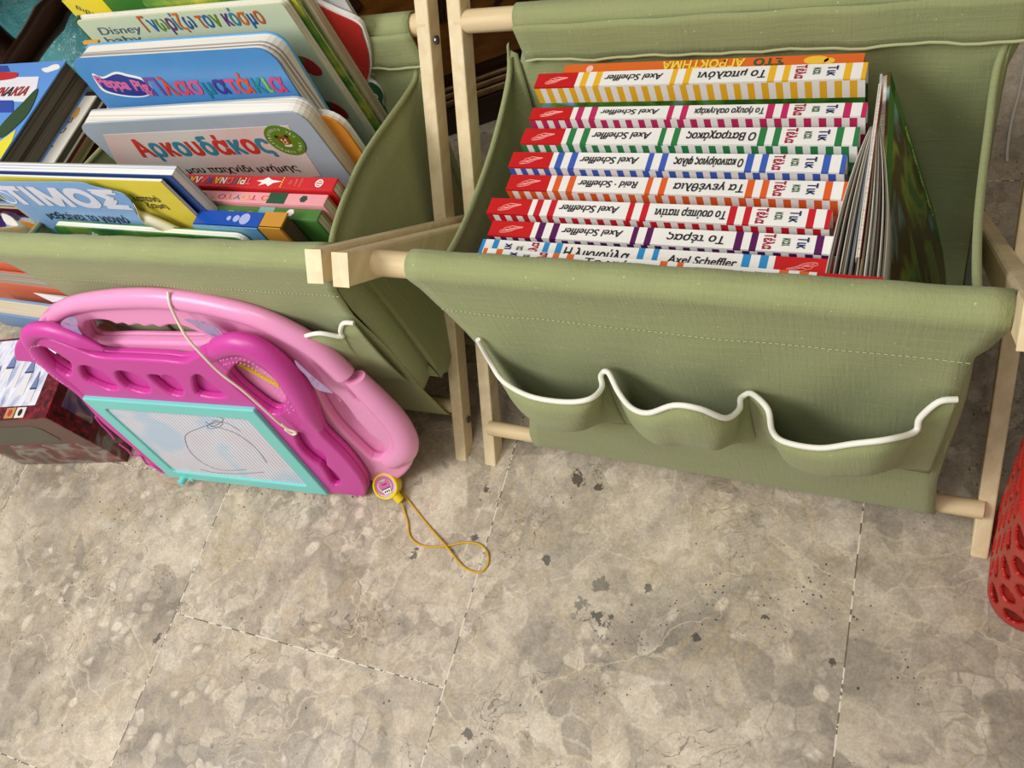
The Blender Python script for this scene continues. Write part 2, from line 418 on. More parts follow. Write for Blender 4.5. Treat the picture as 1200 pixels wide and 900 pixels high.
t.base(c); t.rough(t.math('ADD', 0.34, t.math('MULTIPLY', big, 0.2))); t.spec(0.4)
t.bump(t.math('SUBTRACT', t.math('MULTIPLY', t.noise(Q, 60, 3), 0.3), t.math('ADD', seam, t.math('ADD', pit, pit2))), 0.25, 0.0008)
FLOOR = t.m
b = MB(); b.quad([(-2.6, -1.2, 0), (1.6, -1.2, 0), (1.6, 1.9, 0), (-2.6, 1.9, 0)], FLOOR); struct(b.build('floor'))

PLASTER = NT('unseen_wall_plaster'); PLASTER.base(PLASTER.mix(PLASTER.noise(PLASTER.co.outputs['Object'], 20), lin('#b9b09c'), lin('#c6bda9'))); PLASTER.rough(.9); PLASTER.spec(.1); PLASTER = PLASTER.m
b = MB(); b.quad([(-2.6, 1.9, 0), (1.6, 1.9, 0), (1.6, 1.9, 2.5), (-2.6, 1.9, 2.5)], PLASTER); struct(b.build('unseen_wall_back'))  # out-of-view wall, added to cut ambient light behind the bookcases
b = MB(); b.quad([(.62, 1.9, 0), (.62, -1.2, 0), (.62, -1.2, 2.5), (.62, 1.9, 2.5)], PLASTER); struct(b.build('unseen_wall_right'))  # out-of-view wall, added to dim the floor at the right

# ================================================================== SLING BOOKCASES
XL0, XR0 = -0.318, 0.0347
def lerp_tab(tab, z):
    for (z0, a), (z1, b_) in zip(tab, tab[1:]):
        if z0 >= z >= z1:
            k = (z0 - z) / (z0 - z1); k = k * k * (3 - 2 * k) * 0.5 + k * 0.5
            return a + (b_ - a) * k
    return tab[0][1] if z > tab[0][0] else tab[-1][1]
LT = [(.334, 0), (.31, .005), (.285, .010), (.255, .016), (.225, .019), (.17, .012), (.11, .009), (.06, -.006), (.03, -.012)]
RT = [(.334, 0), (.318, -.004), (.30, -.0125), (.267, -.0155), (.223, -.014), (.11, -.017), (.06, -.0145), (.03, -.013)]
PIPING = [(560,398,0),(575,425,.15),(590,447,.5),(620,464,.9),(660,471,1),(690,468,.9),(705,455,.5),(704,441,.15),(708,435,0),
          (714,438,.1),(725,460,.5),(740,478,.8),(760,484,1),(790,475,1),(820,479,1),(850,490,.9),(866,480,.5),(868,467,.15),(876,461,0),
          (884,463,.1),(900,480,.5),(905,505,.75),(920,518,.9),(960,525,1),(1000,520,1),(1040,515,.9),(1072,506,.5),(1078,490,.3),(1100,471,.1),(1122,468,0)]
RAILY, RAILZ, BACKY, BACKZ, BOTY, BOTZ = .262, .334, .497, .331, .2665, .0385

def sling_bookcase(label, xl, xr, M, postL, postR, armL, armR, rail_l, rail_r, screws, sback=0.0, sbot=0.0, sbackl=0.0, gup=0.0, puff=1.0, ytilt=0.0):
    """frame and canvas built in a local frame, then placed with M"""
    def q(p):
        k = (p[0] - XL0) / (XR0 - XL0); cl = lambda a: max(0.0, min(1.0, a))
        x = xl + k * (xr - xl + sback * cl((p[1] - .27) / .2) + sbot * (1 if p[1] < .2825 else .35) * cl((.30 - p[2]) / .25)) + (1 - k) * sbackl * cl((p[1] - .27) / .2)
        return M @ V((x, p[1] + (ytilt * cl((.33 - p[2]) / .3) if p[1] < .2825 else 0), p[2]))
    T = lambda p: M @ V(p)
    root = thing('sling_bookcase', label, 'bookcase', M @ V(((xl + xr) / 2, .38, 0)))
    # ---- wooden X frames
    def slat(name, p0, p1, wx, dep, cut0=None):
        p0, p1 = V(p0), V(p1); d = (p1 - p0).normalized(); nn = X.cross(d).normalized()
        if nn.z < 0: nn = -nn
        xd = nn.cross(d).normalized()
        if xd.x < 0: xd = -xd
        rows = []
        for k, p in enumerate((p0, p1)):
            r = []
            for sx, sn in ((-1, -1), (1, -1), (1, 1), (-1, 1)):
                pt = p + xd * (sx * wx / 2) + nn * (sn * dep / 2)
                if k == cut0: pt = pt - d * ((pt.z - 0.0) / d.z)
                r.append(T(pt))
            rows.append(r)
        b = MB(); b.grid(rows, BIRCH, True); b.add(rows[0], [(0, 1, 2, 3)], BIRCH); b.add(rows[1], [(3, 2, 1, 0)], BIRCH)
        return b.build(name, root, bevel=.0026 if name == 'arm' else .0012)
    posts = []
    for (x0, x1) in (postL, postR):
        d = V((x1 - x0, BACKY - .2515, BACKZ)); foot = V((x0, .2515, 0))
        posts.append(slat('post', foot, foot + d * 1.22, .0126, .018, 0))
    def arm(x0, x1):
        d = V((x1 - x0, .103, -.112))                       # from the front rail down to the crossing
        f = V((x0, RAILY, RAILZ)); n = d.normalized()
        return slat('arm', f - n * .036, f + d * (RAILZ / .112), .0125, .023, 1)
    arms = [arm(*armL), arm(*armR)]
    for k, (px_, py_, pz_, side, own) in enumerate(screws):
        b = MB(); c0 = V((px_, py_, pz_)); b.tube([T(c0), T(c0 + X * side * .0012)], .0036, STEEL, 12)
        b.tube([T(c0 + X * side * .0012), T(c0 + X * side * .0018)], [.0034, .0022], STEEL, 12)
        b.build('screw', {'post0': posts[0], 'post1': posts[1], 'arm1': arms[1]}[own])
    def rail(name, xa, xb, y, z, r):
        b = MB(); b.tube([T((xa, y, z)), T((xb, y, z))], r, DOWEL, 20); b.build(name, root, smooth=True)
    rail('front_rail', rail_l[0], rail_r[0], RAILY, RAILZ, .0092)
    rail('back_rail', rail_l[1], rail_r[1], BACKY, BACKZ, .0092)
    rail('bottom_rail', rail_l[2], rail_r[2], BOTY + ytilt * .97, BOTZ, .0075)
    # ---- canvas
    sl = MB(); NX = 36
    def wob(x, z, a=1.0): return a * (.0014 * math.sin(x * 38 + z * 11) + .0011 * math.sin(x * 83 - z * 40 + 1))
    # front sleeve, curtain, bottom sleeve: one wrapped strip
    rows = []
    prof = []
    for k in range(15):                                        # round the front rail, from behind over the top to the front
        a = math.radians(-60 + 255 * k / 14)
        prof.append((RAILY + .0108 * math.cos(a), RAILZ + .0108 * math.sin(a)))
    zs = [prof[-1][1] - i * (prof[-1][1] - .046) / 30 for i in range(1, 31)]
    for z in zs: prof.append((.2525 + (.334 - z) * .013, z))
    for k in range(1, 12):
        a = math.radians(170 + 200 * k / 11); prof.append((BOTY + .0093 * math.cos(a), BOTZ + .0093 * math.sin(a)))
    for y, z in prof:
        zz = min(.334, max(.03, z)) if y < .262 else (.334 if z > .2 else .03)
        a = XL0 + lerp_tab(LT, zz); c_ = XR0 + lerp_tab(RT, zz)
        amp = max(0, min(1, (.31 - z) / .05)) * max(0, min(1, (z - .06) / .05))
        rows.append([q((a + (c_ - a) * i / NX, y + amp * (wob(a + (c_ - a) * i / NX, z) - .003 * math.sin(math.pi * i / NX)), z + (.0006 * math.sin(i * 1.3) if z > .32 else 0))) for i in range(NX + 1)])
    sl.grid(rows, CANVAS)
    # bag: inner front, floor, back wall, round the back rail
    pf = cr([(.2725, .326), (.274, .25), (.276, .15), (.288, .104), (.34, .096), (.41, .094), (.446, .102), (.462, .15), (.478, .24), (.4855, .302), (.4865, .331)], 5)
    pf = [(p[0], p[1]) for p in pf]
    for k in range(1, 14):
        a = math.radians(180 - 265 * k / 13); pf.append((BACKY + .0108 * math.cos(a), BACKZ + .0108 * math.sin(a)))
    def gx(y, z):
        if z > .31: return (-.318, .031)
        wl = .016 if y > .44 else .006; wr = .008 if y > .44 else .012
        return (-.318 - wl * min(1, (.31 - z) / .03), .031 - wr * min(1, (.31 - z) / .03))
    rows = []
    for y, z in pf:
        a, c_ = gx(y, z)
        rows.append([q((a + (c_ - a) * i / NX, y + (wob(i * .01, z, .8) if .12 < z < .3 else 0), z)) for i in range(NX + 1)])
    sl.grid(rows, CANVAS_IN)
    # gussets
    LE = cr([(-.3275, .486, .318), (-.3345, .476, .290), (-.337, .42, .272), (-.327, .35, .283), (-.312, .295, .308), (-.308, .273, .322)], 6)
    RE = cr([(.026, .4865, .318), (.0175, .478, .287), (.0165, .42, .283), (.0165, .35, .296), (.0185, .295, .315), (.021, .273, .322)], 6)
    for E_ in (LE, RE):
        for p in E_: p.z += gup * max(0, math.sin(math.pi * max(0, min(1, (p.y - .273) / .213)))); p.x -= gup * .35 * max(0, math.sin(math.pi * max(0, min(1, (p.y - .273) / .213))))
    for E_, sx in ((LE, -1), (RE, 1)):
        rows = []
        for p in E_:
            # floor height under this y
            y = p[1]; zb = .096 if y < .44 else .096 + (y - .44) / .046 * .21
            if y < .29: zb = .104
            gz_ = [p[2] + (zb - p[2]) * k / 8 for k in range(9)]
            rows.append([q((p[0] + sx * .004 * math.sin(math.pi * k / 8) + ((-.324 if sx < 0 else .019) - p[0]) * (k / 8) ** 2, y, p[2] + (zb - p[2]) * k / 8)) for k in range(9)])
        rows.append([q(((XL0 + lerp_tab(LT, z_) + .0008) if sx < 0 else (XR0 + lerp_tab(RT, z_) - .0008), .2535 + (.334 - z_) * .013, z_)) for z_ in gz_])
        sl.grid(rows, CANVAS)
    so = sl.build('canvas_sling', root, smooth=True, solid=.0011)
    b = MB()
    pass
    for E_ in (LE, RE):
        b = MB(); b.tube([q(p) for p in E_[3:]], .0026, CANVAS, 8); b.build('gusset_hem', so, smooth=True)
    # back hem flap with its stitched edge
    b = MB(); rows = []; ed = []
    for k in range(6):
        z = .334 - k * .0315 / 5; rows.append([q((-.3185 + .0005 * k + (.0315 + .3185) * i / NX, .4845 - .0006 * k + .0007 * math.sin(i * .9), z + (.0009 * math.sin(i * .7) + .0006 * math.sin(i * 1.9)) * k / 5)) for i in range(NX + 1)])
    b.grid(rows, CANVAS); b.build('back_hem', so, smooth=True, solid=.001)
    b = MB(); b.tube([p + V((0, -.0006, 0)) for p in rows[-1]], .0012, SEAM, 6); b.build('hem_edge', so, smooth=True)
    b = MB(); zz = .296; a = XL0 + lerp_tab(LT, zz); c_ = XR0 + lerp_tab(RT, zz)
    for i in range(0, 90):
        xa = a + (c_ - a) * (i + .15) / 90; xb = a + (c_ - a) * (i + .75) / 90
        yy = lambda x: .2525 + (.334 - zz) * .013 + wob(x, zz) * .28 - .003 * .28 * math.sin(math.pi * (x - a) / (c_ - a)) - .0011
        b.tube([q((xa, yy(xa), zz)), q((xb, yy(xb), zz))], .0003, SEAM, 4, False)
    b.build('stitching', so)
    # pockets
    for i0, i1, e0, e1 in ((0, 8, (612, 482), (735, 496)), (8, 18, (735, 496), (890, 520)), (18, 29, (890, 520), (1090, 553))):
        top = [at(x, y, 'y', .2475 - .030 * bb) for x, y, bb in PIPING[i0:i1 + 1]]
        pf_ = puff if puff == 1 else (puff if i0 < 18 else .28)
        for p in top: p.y = .2475 + (p.y - .2475) * pf_
        top = cr(top, 5); n = len(top) - 1
        A, B = at(*e0, 'y', .2535), at(*e1, 'y', .2535)
        rows = []
        for k in range(9):
            t_ = k / 8; row_ = []
            for i, p in enumerate(top):
                bt = A + (B - A) * (i / n); s_ = t_ ** .8
                pp = p.lerp(bt, s_); pp.y = p.y + (bt.y - .001 - p.y) * t_ ** 1.7 - .007 * pf_ * math.sin(math.pi * t_) * math.sin(math.pi * i / n) ** .5
                row_.append(q(pp))
            rows.append(row_)
        b = MB(); b.grid(rows, CANVAS); po = b.build('pocket', so, smooth=True, solid=.0011)
        b = MB(); b.tube([p for p in rows[0]], .0020, PIPE, 8); b.build('piping', so, smooth=True)['label'] = 'white piping along the pocket edge'
    return root

def arm_x(px_, py_, y, off): return at(px_, py_, 'y', y).x + off
I4 = Matrix.Identity(4)
sling_bookcase('olive canvas sling bookcase with birch frame holding the striped-spine picture books', XL0, XR0, I4,
               (-.3855, -.3705), (.057, .0455), (-.3545, -.3665), (.0415, .0365),
               (-.362, -.372, -.380), (.0360, .040, .054),
               [(.0345, .352, .236, -1, 'arm1')], )
rot = Matrix.Translation((-.402, .262, 0)) @ Matrix.Rotation(math.radians(1.9), 4, 'Z') @ Matrix.Translation((-.0187, -.262, 0))
sling_bookcase('olive canvas sling bookcase behind the pink drawing boards, crammed with mixed picture books', XL0 - .016, XR0, rot,
               (-.380, -.350), (.0002, .0275), (-.366, -.366), (.0430, .030),
               (-.366, -.346, -.376), (.0390, .030, .004),
               [(.010, .275, .030, 1, 'post1'), (.0345, .488, .322, 1, 'post1')], sback=-.0165, sbot=-.030, sbackl=.022, gup=.02, puff=0.12, ytilt=.018)
#@@BOOKS
# ================================================================== BOOKS IN THE RIGHT BOOKCASE
PG_W = pages('#e9e3d4', '#bdb5a4', 1, 1500.0, 'board_pages')
LS = .234
SEGS = [0, .141, .158, .179, .203, .224, .45, .466, .49, .509, .737, .757, .778, .796, .942, .961, .988, 1.0]
KIND = 'RWCWCWCWCWCWCWCWC'
SPINE_RED = paint('#c81e20', 0.35, 0.45); SPINE_WHITE = paint('#f1efea', 0.38, 0.45); LOGO = paint('#e89a90', 0.4)
NAVY = paint('#1d2a63'); KGREEN = paint('#2f5a34'); TRED = paint('#a5183a'); INK = paint('#26262a')
HORSE = [[(-1, -.35), (-.6, -.1), (-.3, .1), (0, .5), (.45, .75), (.95, .8), (1, .45), (.6, .2), (.2, .2)], [(-.8, -.25), (-.2, -.2), (.2, .2), (.55, .45), (.85, .6)],
         [(-1, -.4), (-.5, -.45), (0, -.55), (.35, -.3), (.65, -.1), (.75, .25)], [(-.5, .0), (-.1, -.05), (.3, -.15)], [(-.3, .15), (.1, .3), (.45, .5)]]
def striped_book(label, y_far, y_near, z, x0, L, hexc, title, author, artm, flip=True, depth=.222, dz=0.0, dy=0.0):
    """picture book standing on its fore-edge, spine up; dz and dy let the right end sit higher or nearer"""
    T = y_far - y_near
    u_ = V((L, dy, dz))
    F = Fr((x0, y_near, z), u_, (0, 1, 0))        # o: near left top edge, u along the spine, v towards the far side, n up
    r = thing('picture_book', label, 'book', F.P(L / 2, T / 2, -depth), 'picture books with striped spines')
    C1 = paint(hexc, 0.35, 0.45)
    mm = {'R': SPINE_RED, 'W': SPINE_WHITE, 'C': C1}
    sg = SEGS if flip else [1 - x for x in reversed(SEGS)]
    kd = KIND if flip else KIND[::-1]
    b = MB(); ct = .0016
    for i, k in enumerate(kd):
        b.box(F, (sg[i] * L, sg[i + 1] * L), (0, T), (-ct, 0), mm[k])
    N = 25; mg = .0165
    for v0_, v1_ in ((0, ct), (T - ct, T)):
        for i in range(N):
            b.box(F, (L * i / N, L * (i + .5) / N), (v0_, v1_), (-mg, -ct), C1)
            b.box(F, (L * (i + .5) / N, L * (i + 1) / N), (v0_, v1_), (-mg, -ct), SPINE_WHITE)
        b.box(F, (0, L), (v0_, v1_), (-depth, -mg), artm)
    b.build('cover', r)
    b = MB(); b.box(F, (.0015, L - .0015), (ct, T - ct), (-depth + .001, -ct), PG_W); b.build('pages', r)
    # lettering
    if flip: G = Fr(F.P(L, T, 0), -F.u, -F.v)
    else: G = Fr(F.o, F.u, F.v)
    S = lambda s: (1 - s) * L
    W_ = lambda a, b_: abs(b_ - a) * L
    b = MB(); tw = min(W_(.524, .722), .0046 * len(title)); b.text(G, title, S(.630), T * .5, tw, T * (.62 if any(c in 'γρφχμήςάίύ' for c in title) else .5), INK, shear=.15, bold=.012); b.build('title_lettering', r)
    b = MB(); b.text(G, author, S(.329), T * .5, W_(.236, .422), T * .42, INK, shear=.2, bold=.012); b.build('author_lettering', r)
    b = MB()
    b.text(G, 'Τικ', S(.911), T * .48, T * .62, .0062, NAVY, rot=math.pi / 2, bold=.02)
    b.text(G, 'και', S(.869), T * .48, T * .42, .0045, KGREEN, rot=math.pi / 2, bold=.015)
    b.text(G, 'Τέλα', S(.826), T * .5, T * .86, .0068, TRED, rot=math.pi / 2, bold=.02)
    b.build('series_lettering', r)
    b = MB()
    for ln in HORSE:
        b.tube([G.P(S(.073) - p[0] * .0085 * (-1), T * .5 + p[1] * T * .33, .0001) for p in cr(ln, 4)], .00028, LOGO, 4, False)
    b.build('publisher_emblem', r)
    return r
A1 = art('yellow_balloon_art', ['#3c7a2a', '#2f5d20', '#548c2f', '#7db4d8'], 40)
A2 = art('snail_art', ['#7c1638', '#b82a5e', '#5c1730'], 60)
def near_y(px, f, z):
    return at(px[0], px[1], 'z', z).y
def y24(f, n, zz): return (f * .975, n * .975, .75 - (.9 - zz) * .975)
SER = [('#ecb72a', 'Το μπαλόνι', 'Axel Scheffler', .4648, .4515, .4545, 'white picture book with yellow-striped spine, farthest back of the striped row', A1),
       ('#c42c62', 'Το ήσυχο σαλιγκάρι', 'Axel Scheffler', .433, .4225, .451, 'white picture book with magenta-pink striped spine, between the yellow and the green one', A2),
       ('#2f7f47', 'Ο Βατραχάκος', 'Axel Scheffler', .4155, .405, .4475, 'white picture book with dark green striped spine', art('frog_art', ['#1f5a35', '#2f7f47', '#d9d4c0'], 60)),
       ('#3f5fb8', 'Ο καινούργιος φίλος', 'Axel Scheffler', .396, .3855, .4435, 'white picture book with royal blue striped spine', art('friend_art', ['#29407e', '#3f5fb8', '#d9d4c0'], 60)),
       ('#e0602a', 'Τα γενέθλια', 'Reid · Scheffler', .3755, .362, .442, 'white picture book with orange-striped spine in the middle of the row, lettering upside down', art('birthday_art', ['#b34a1f', '#e0602a', '#d9d4c0'], 60)),
       ('#c9202c', 'Το σούπερ πατίνι', 'Axel Scheffler', .3505, .3355, .4455, 'white picture book with red-striped spine', art('scooter_art', ['#8f1a22', '#c9202c', '#d9d4c0'], 60)),
       ('#5a1a55', 'Το τέρας', 'Axel Scheffler', .330, .3175, .446, 'white picture book with dark purple striped spine', art('monster_art', ['#3a1238', '#5a1a55', '#d9d4c0'], 60))]
NEAR = {'#ecb72a': (625.6, 102.4), '#c42c62': (621.8, 139.7), '#2f7f47': (611.6, 168.2), '#3f5fb8': (597.5, 195.7), '#e0602a': (592.2, 222), '#c9202c': (571.9, 249.8), '#5a1a55': (572.5, 275.4)}
for hx, ti, au, f_, n_, zz, lab, am in SER:
    f_, n_, zz = y24(f_, n_, zz); n_ = max(f_ - .0165, at(*NEAR[hx], 'z', zz).y)
    x0 = {'#ecb72a': -.2915, '#c42c62': -.2875, '#2f7f47': -.2895, '#3f5fb8': -.2945, '#e0602a': -.2905, '#c9202c': -.2965, '#5a1a55': -.2885}[hx]
    striped_book(lab, f_, n_, zz, x0, LS, hx, ti, au, am)
f_, n_, zz = y24(.3125, .298, .447)
striped_book('white picture book with light blue striped spine, its red end at the right', f_, n_, zz, -.290, LS, '#2f8fcb', 'Η λικνούλα', 'Axel Scheffler', art('cradle_art', ['#2a6f9f', '#2f8fcb', '#d9d4c0'], 60), flip=False)
pL = at(567.7, 290.4, 'y', .2845); 
striped_book('white picture book with orange-striped spine, nearest the front rail and half hidden by it', .2845, .2745, pL.z, pL.x, .2475, '#e0672a', 'Το χιόνι', 'Reid · Scheffler', art('snow_art', ['#b34a1f', '#e8e6e0', '#d9d4c0'], 60), flip=False, depth=.222, dz=-.004, dy=0)

# orange farm book leaning on the back wall behind the row
def farm():
    y = .4640; a = at(663, 76, 'y', y); c_ = at(1014, 62, 'y', y); L = c_.x - a.x; zt = (a.z + c_.z) / 2
    F = Fr((a.x, y - .010, zt), X, Y)
    r = thing('picture_book', 'orange picture book with yellow upside-down title, behind the yellow-striped book', 'book', F.P(L / 2, .005, -.21))
    OR = paint('#df6a28', 0.35)
    b = MB(); b.box(F, (0, L), (0, .010), (-.0015, 0), OR); b.box(F, (0, L), (0, .0015), (-.21, -.0015), OR); b.box(F, (0, L), (.0085, .010), (-.21, -.0015), OR); b.build('cover', r)
    b = MB(); b.box(F, (.001, L - .001), (.0015, .0085), (-.209, -.0015), PG_W); b.build('pages', r)
    G = Fr(F.P(L, .010, 0), -F.u, -F.v)
    b = MB(); b.text(G, 'ΣΤΟ', L * .285, .0048, .020, .0062, paint('#2f5a3c'), bold=.03); b.text(G, 'ΑΓΡΟΚΤΗΜΑ', L * .50, .0048, .058, .0074, paint('#f1d24a'), bold=.03); b.build('title_lettering', r)
    b = MB(); b.plate(G, [ell(L * .14, .0048, .008, .0036, 20)], paint('#f1c03a'), .0004, .0004); b.plate(G, [ell(L * .10, .006, .0035, .0026, 16)], paint('#f1c03a'), .0004, .0004)
    b.plate(G, [ell(L * .90, .0055, .0028, .0035, 16)], paint('#f0c6b0'), .0004, .0004); b.build('spine_picture', r)
farm()

# three slim things standing crosswise at the right of the row
def picture_book_crosswise():
    top0 = at(1044, 72, 'z', .305); top1 = at(1034, 345, 'z', .305)
    t0, t1 = V((top0.x, .463, .302)), V((top1.x - .001, .283, .302))
    bot0 = at(1092, 240, 'y', .463)
    d = (bot0 - t0).normalized()
    F = Fr(t0 + d * .21, (t1 - t0) * -1, -d)          # u from front to back, v up
    F = Fr(t1 + d * .21, t0 - t1, -d)
    L = (t0 - t1).length
    r = thing('picture_book', 'tall thin green hardcover picture book standing crosswise, farthest right in its bookcase', 'book', F.P(L / 2, 0, 0))
    n = -1 if F.n.x < 0 else 1
    GA = art('green_meadow_art', ['#3f6a3a', '#5f8a3f', '#a3b450', '#6a4a28', '#5a4424', '#8fa9b6', '#a9bfca'], 11, 0.25)
    GR = paint('#3f8a34', 0.25, 0.5)
    b = MB(); b.box(F, (0, L), (0, .21), (-.0018, 0), GA)
    b.box(F, (L - .012, L), (0, .21), (0, .0003), GR); b.box(F, (0, L), (.196, .21), (0, .0003), GR); b.build('front_cover', r)
    b = MB(); b.box(F, (.001, L - .001), (.0015, .2085), (-.0048, -.0018), PG_W); b.build('pages', r)
    b = MB(); b.box(F, (0, L), (0, .21), (-.0064, -.0048), SPINE_WHITE); b.build('back_cover', r)
    b = MB()
    for k in range(26):
        b.box(F, (L - .008 - .002 * math.sin(k), L - .005), (.16 - k * .004, .162 - k * .004), (.0003, .0006), paint('#b9c46a'))
    b.build('cover_lettering', r)
    return F
FB = picture_book_crosswise()

def magazine():
    r = thing('magazine', 'thick bunch of folded magazine pages standing on edge beside the tall green book', 'magazine', V((-.046, .33, .10)))
    cols = ['#d9d6cf', '#8a7c66', '#b7b1a6', '#5d5347', '#c9c4ba', '#7a6a52', '#a9a49a', '#6b7480', '#8f8a80', '#54442f', '#bfb8aa', '#9a8a70']  # page tones, darkened to paint in the shade between sheets
    N = 19; jx = [random.uniform(-.0011, .0011) for _ in range(N)]
    for k in range(N):
        f = k / (N - 1); side = f - .5
        xa = at(1022 + 12 * f, 136 + 6 * abs(side), 'z', .318); 
        pts = []
        fx = 968 + 66 * f
        ym = .2865
        for (yy, pull) in ((.400, 0), (.375, .28), (.34, .62), (.31, .86), (ym, 1)):
            a = at(1022 + (1033 - 1022) * f, 136, 'z', .316).x
            e = at(fx, 322 + 12 * f, 'z', .316).x
            mid = math.sin(math.pi * pull) * side * .004 + jx[k] * pull
            pts.append((a + (e - a) * pull + mid, yy, .316 - .003 * abs(side) * (1 - pull)))
        pts = cr(pts, 4)
        b = MB(); m = paint(cols[k % len(cols)], 0.4, 0.4)
        rows = [[p + V((side * .012 * math.sin(j * .45), 0, -.2 * j / 6)) for p in pts] for j in range(7)]
        b.grid(rows, m); o = b.build('page', r, smooth=True, solid=.0006)
magazine()
def booklet():
    # slim dark red booklet tucked between the magazine and the tall book
    a, c_ = V((-.0462, .432, .318)), V((-.041, .300, .318))
    F = Fr(a, c_ - a, Z)
    L = (c_ - a).length
    if F.n.x < 0: F = Fr(c_, a - c_, Z)
    r = thing('booklet', 'slim dark red booklet with white edges squeezed against the tall green book', 'booklet', F.P(L / 2, -.2, -.001))
    b = MB(); b.box(F, (0, L), (-.2, 0), (-.0004, 0), paint('#7a1620')); b.box(F, (0, L), (-.2, 0), (-.0024, -.002), SPINE_WHITE); b.build('cover', r)
    b = MB(); b.box(F, (.001, L - .001), (-.199, -.0005), (-.002, -.0004), PG_W); b.build('pages', r)
booklet()

# ================================================================== BOOKS IN THE LEFT BOOKCASE
def upright_book(name, label, F, W, Hh, T, cov, pg, back=None, r=0.0, ct=.0016, spine=None, group=None, inset=.0012, cat='book'):
    """F.o top-left corner of the front cover; u right, v up, n to the viewer"""
    t_ = thing(name, label, cat, F.P(W / 2, -Hh, -T / 2), group)
    rr = (0, 0, r, 0) if spine == 'left' else (0, 0, r, r)
    b = MB(); b.plate(F, [rrect(0, -Hh, W, 0, rr)], cov, 0, ct); t_['fc'] = 1; b.build('front_cover', t_)
    i_ = inset
    b = MB(); b.plate(F, [rrect(i_, -Hh + i_, W - i_, -i_, rr)], pg, -ct, T - 2 * ct); b.build('pages', t_)
    b = MB(); b.plate(F, [rrect(0, -Hh, W, 0, rr)], back or cov, -(T - ct), ct); b.build('back_cover', t_)
    if spine == 'left':
        b = MB(); b.box(F, (-.0012, .0), (-Hh, 0), (-T, 0), back or cov); b.build('spine', t_)
    del t_['fc']
    return t_
def lean_frame(o, yaw_deg, lean_deg):
    yw, ln = math.radians(yaw_deg), math.radians(lean_deg)
    u_ = V((math.cos(yw), math.sin(yw), 0)); back = V((-math.sin(yw), math.cos(yw), 0))
    return Fr(o, u_, Z * math.cos(ln) + back * math.sin(ln))
def pp(F, pts, off=0.0): return [F.px(x, y, off) for x, y in pts]

# --- board book with the bear sticker
ya = .370; a = at(88, 146, 'y', ya)
F = lean_frame((a.x, ya, a.z), 2.5, -1)
GREYB = paint('#a9b5c0', 0.3, 0.5)
Wk = F.px(352, 131)[0]
PGK = pages('#efebe0', '#c9c2b2', 1, 700.0, 'thick_board_pages')
r = upright_book('board_book', 'thick grey-blue board book with red and blue title and round green sticker', F, Wk, .24, .017, GREYB, PGK, back=GREYB, r=.014, ct=.0018, inset=.0003)
b = MB(); b.plate(F, [pp(F, [(121, 158), (338, 147), (376, 206), (160, 240)])], art('pale_pink_panel', ['#d9d5cc', '#dcc9c2', '#d9b6ae'], 6, .3), .0003, .0003); b.build('title_panel', r)
b = MB(); p0 = F.px(158, 190); p1 = F.px(320, 188)
b.text(F, 'Αρκουδάκος', (F.px(160, 176)[0] + F.px(319, 172)[0]) / 2, F.px(239, 173)[1], F.px(318, 172)[0] - F.px(161, 176)[0], .030, [paint('#cf3b33'), paint('#3c86a0')], .0006, bold=.02); b.build('title_lettering', r)
b = MB(); b.text(F, 'Το πρώτο μου παιχνίδι μνήμης', (F.px(355, 200)[0] + F.px(160, 205)[0]) / 2, F.px(280, 198)[1], F.px(355, 195)[0] - F.px(160, 198)[0], .0115, INK, .0006, bold=.008); b.build('subtitle_lettering', r)
sx, sy = F.px(334, 164); b = MB(); srx = (F.px(361, 172)[0] - F.px(308, 158)[0]) * .50
G = F.sh(sx, sy, 0)
b.plate(G, [ell(0, 0, srx, srx, 36)], paint('#5f8222'), .0008, .0005); st = b.build('sticker', r); st['label'] = 'round green sticker with a brown bear'
b = MB(); k = srx / 10
def arcw(txt, rad, a0, a1, mt):
    n = len(txt)
    for i, ch in enumerate(txt):
        if ch == ' ': continue
        an = math.radians(a0 + (a1 - a0) * i / (n - 1)); flip = a1 > a0
        rt = an - math.pi / 2 if not flip else an + math.pi / 2
        b.text(G, ch, rad * math.cos(an), rad * math.sin(an), k * 1.15, k * 1.6, mt, .0010, rot=rt)
arcw('φτιαγμένο για', k * 7.6, 190, 20, paint('#e6e6c6')); arcw('παιδικά χέρια', k * 7.6, 205, 345, paint('#e6e6c6')); b.build('sticker_lettering', st)
b = MB(); BR = paint('#8a4f22'); 
b.plate(G, [ell(0, k * .3, k * 3.1, k * 3.0)], BR, .0011, .0002)
for s_ in (-1, 1): b.plate(G, [ell(s_ * k * 2.8, k * 2.8, k * 1.1, k * 1.1)], paint('#3a2413'), .0010, .0002)
b.plate(G, [ell(0, -k * .9, k * 1.5, k * 1.1)], paint('#d8a860'), .0013, .0002); b.plate(G, [ell(0, -k * .5, k * .5, k * .4)], BLACK, .0015, .0002)
for s_ in (-1, 1): b.plate(G, [ell(s_ * k * 1.1, k * .8, k * .4, k * .5)], WHITE, .0014, .0002)
b.plate(G, [ell(k * .2, -k * 3.2, k * 2.3, k * .9)], paint('#eadfd2'), .0010, .0002); b.build('bear_picture', st)

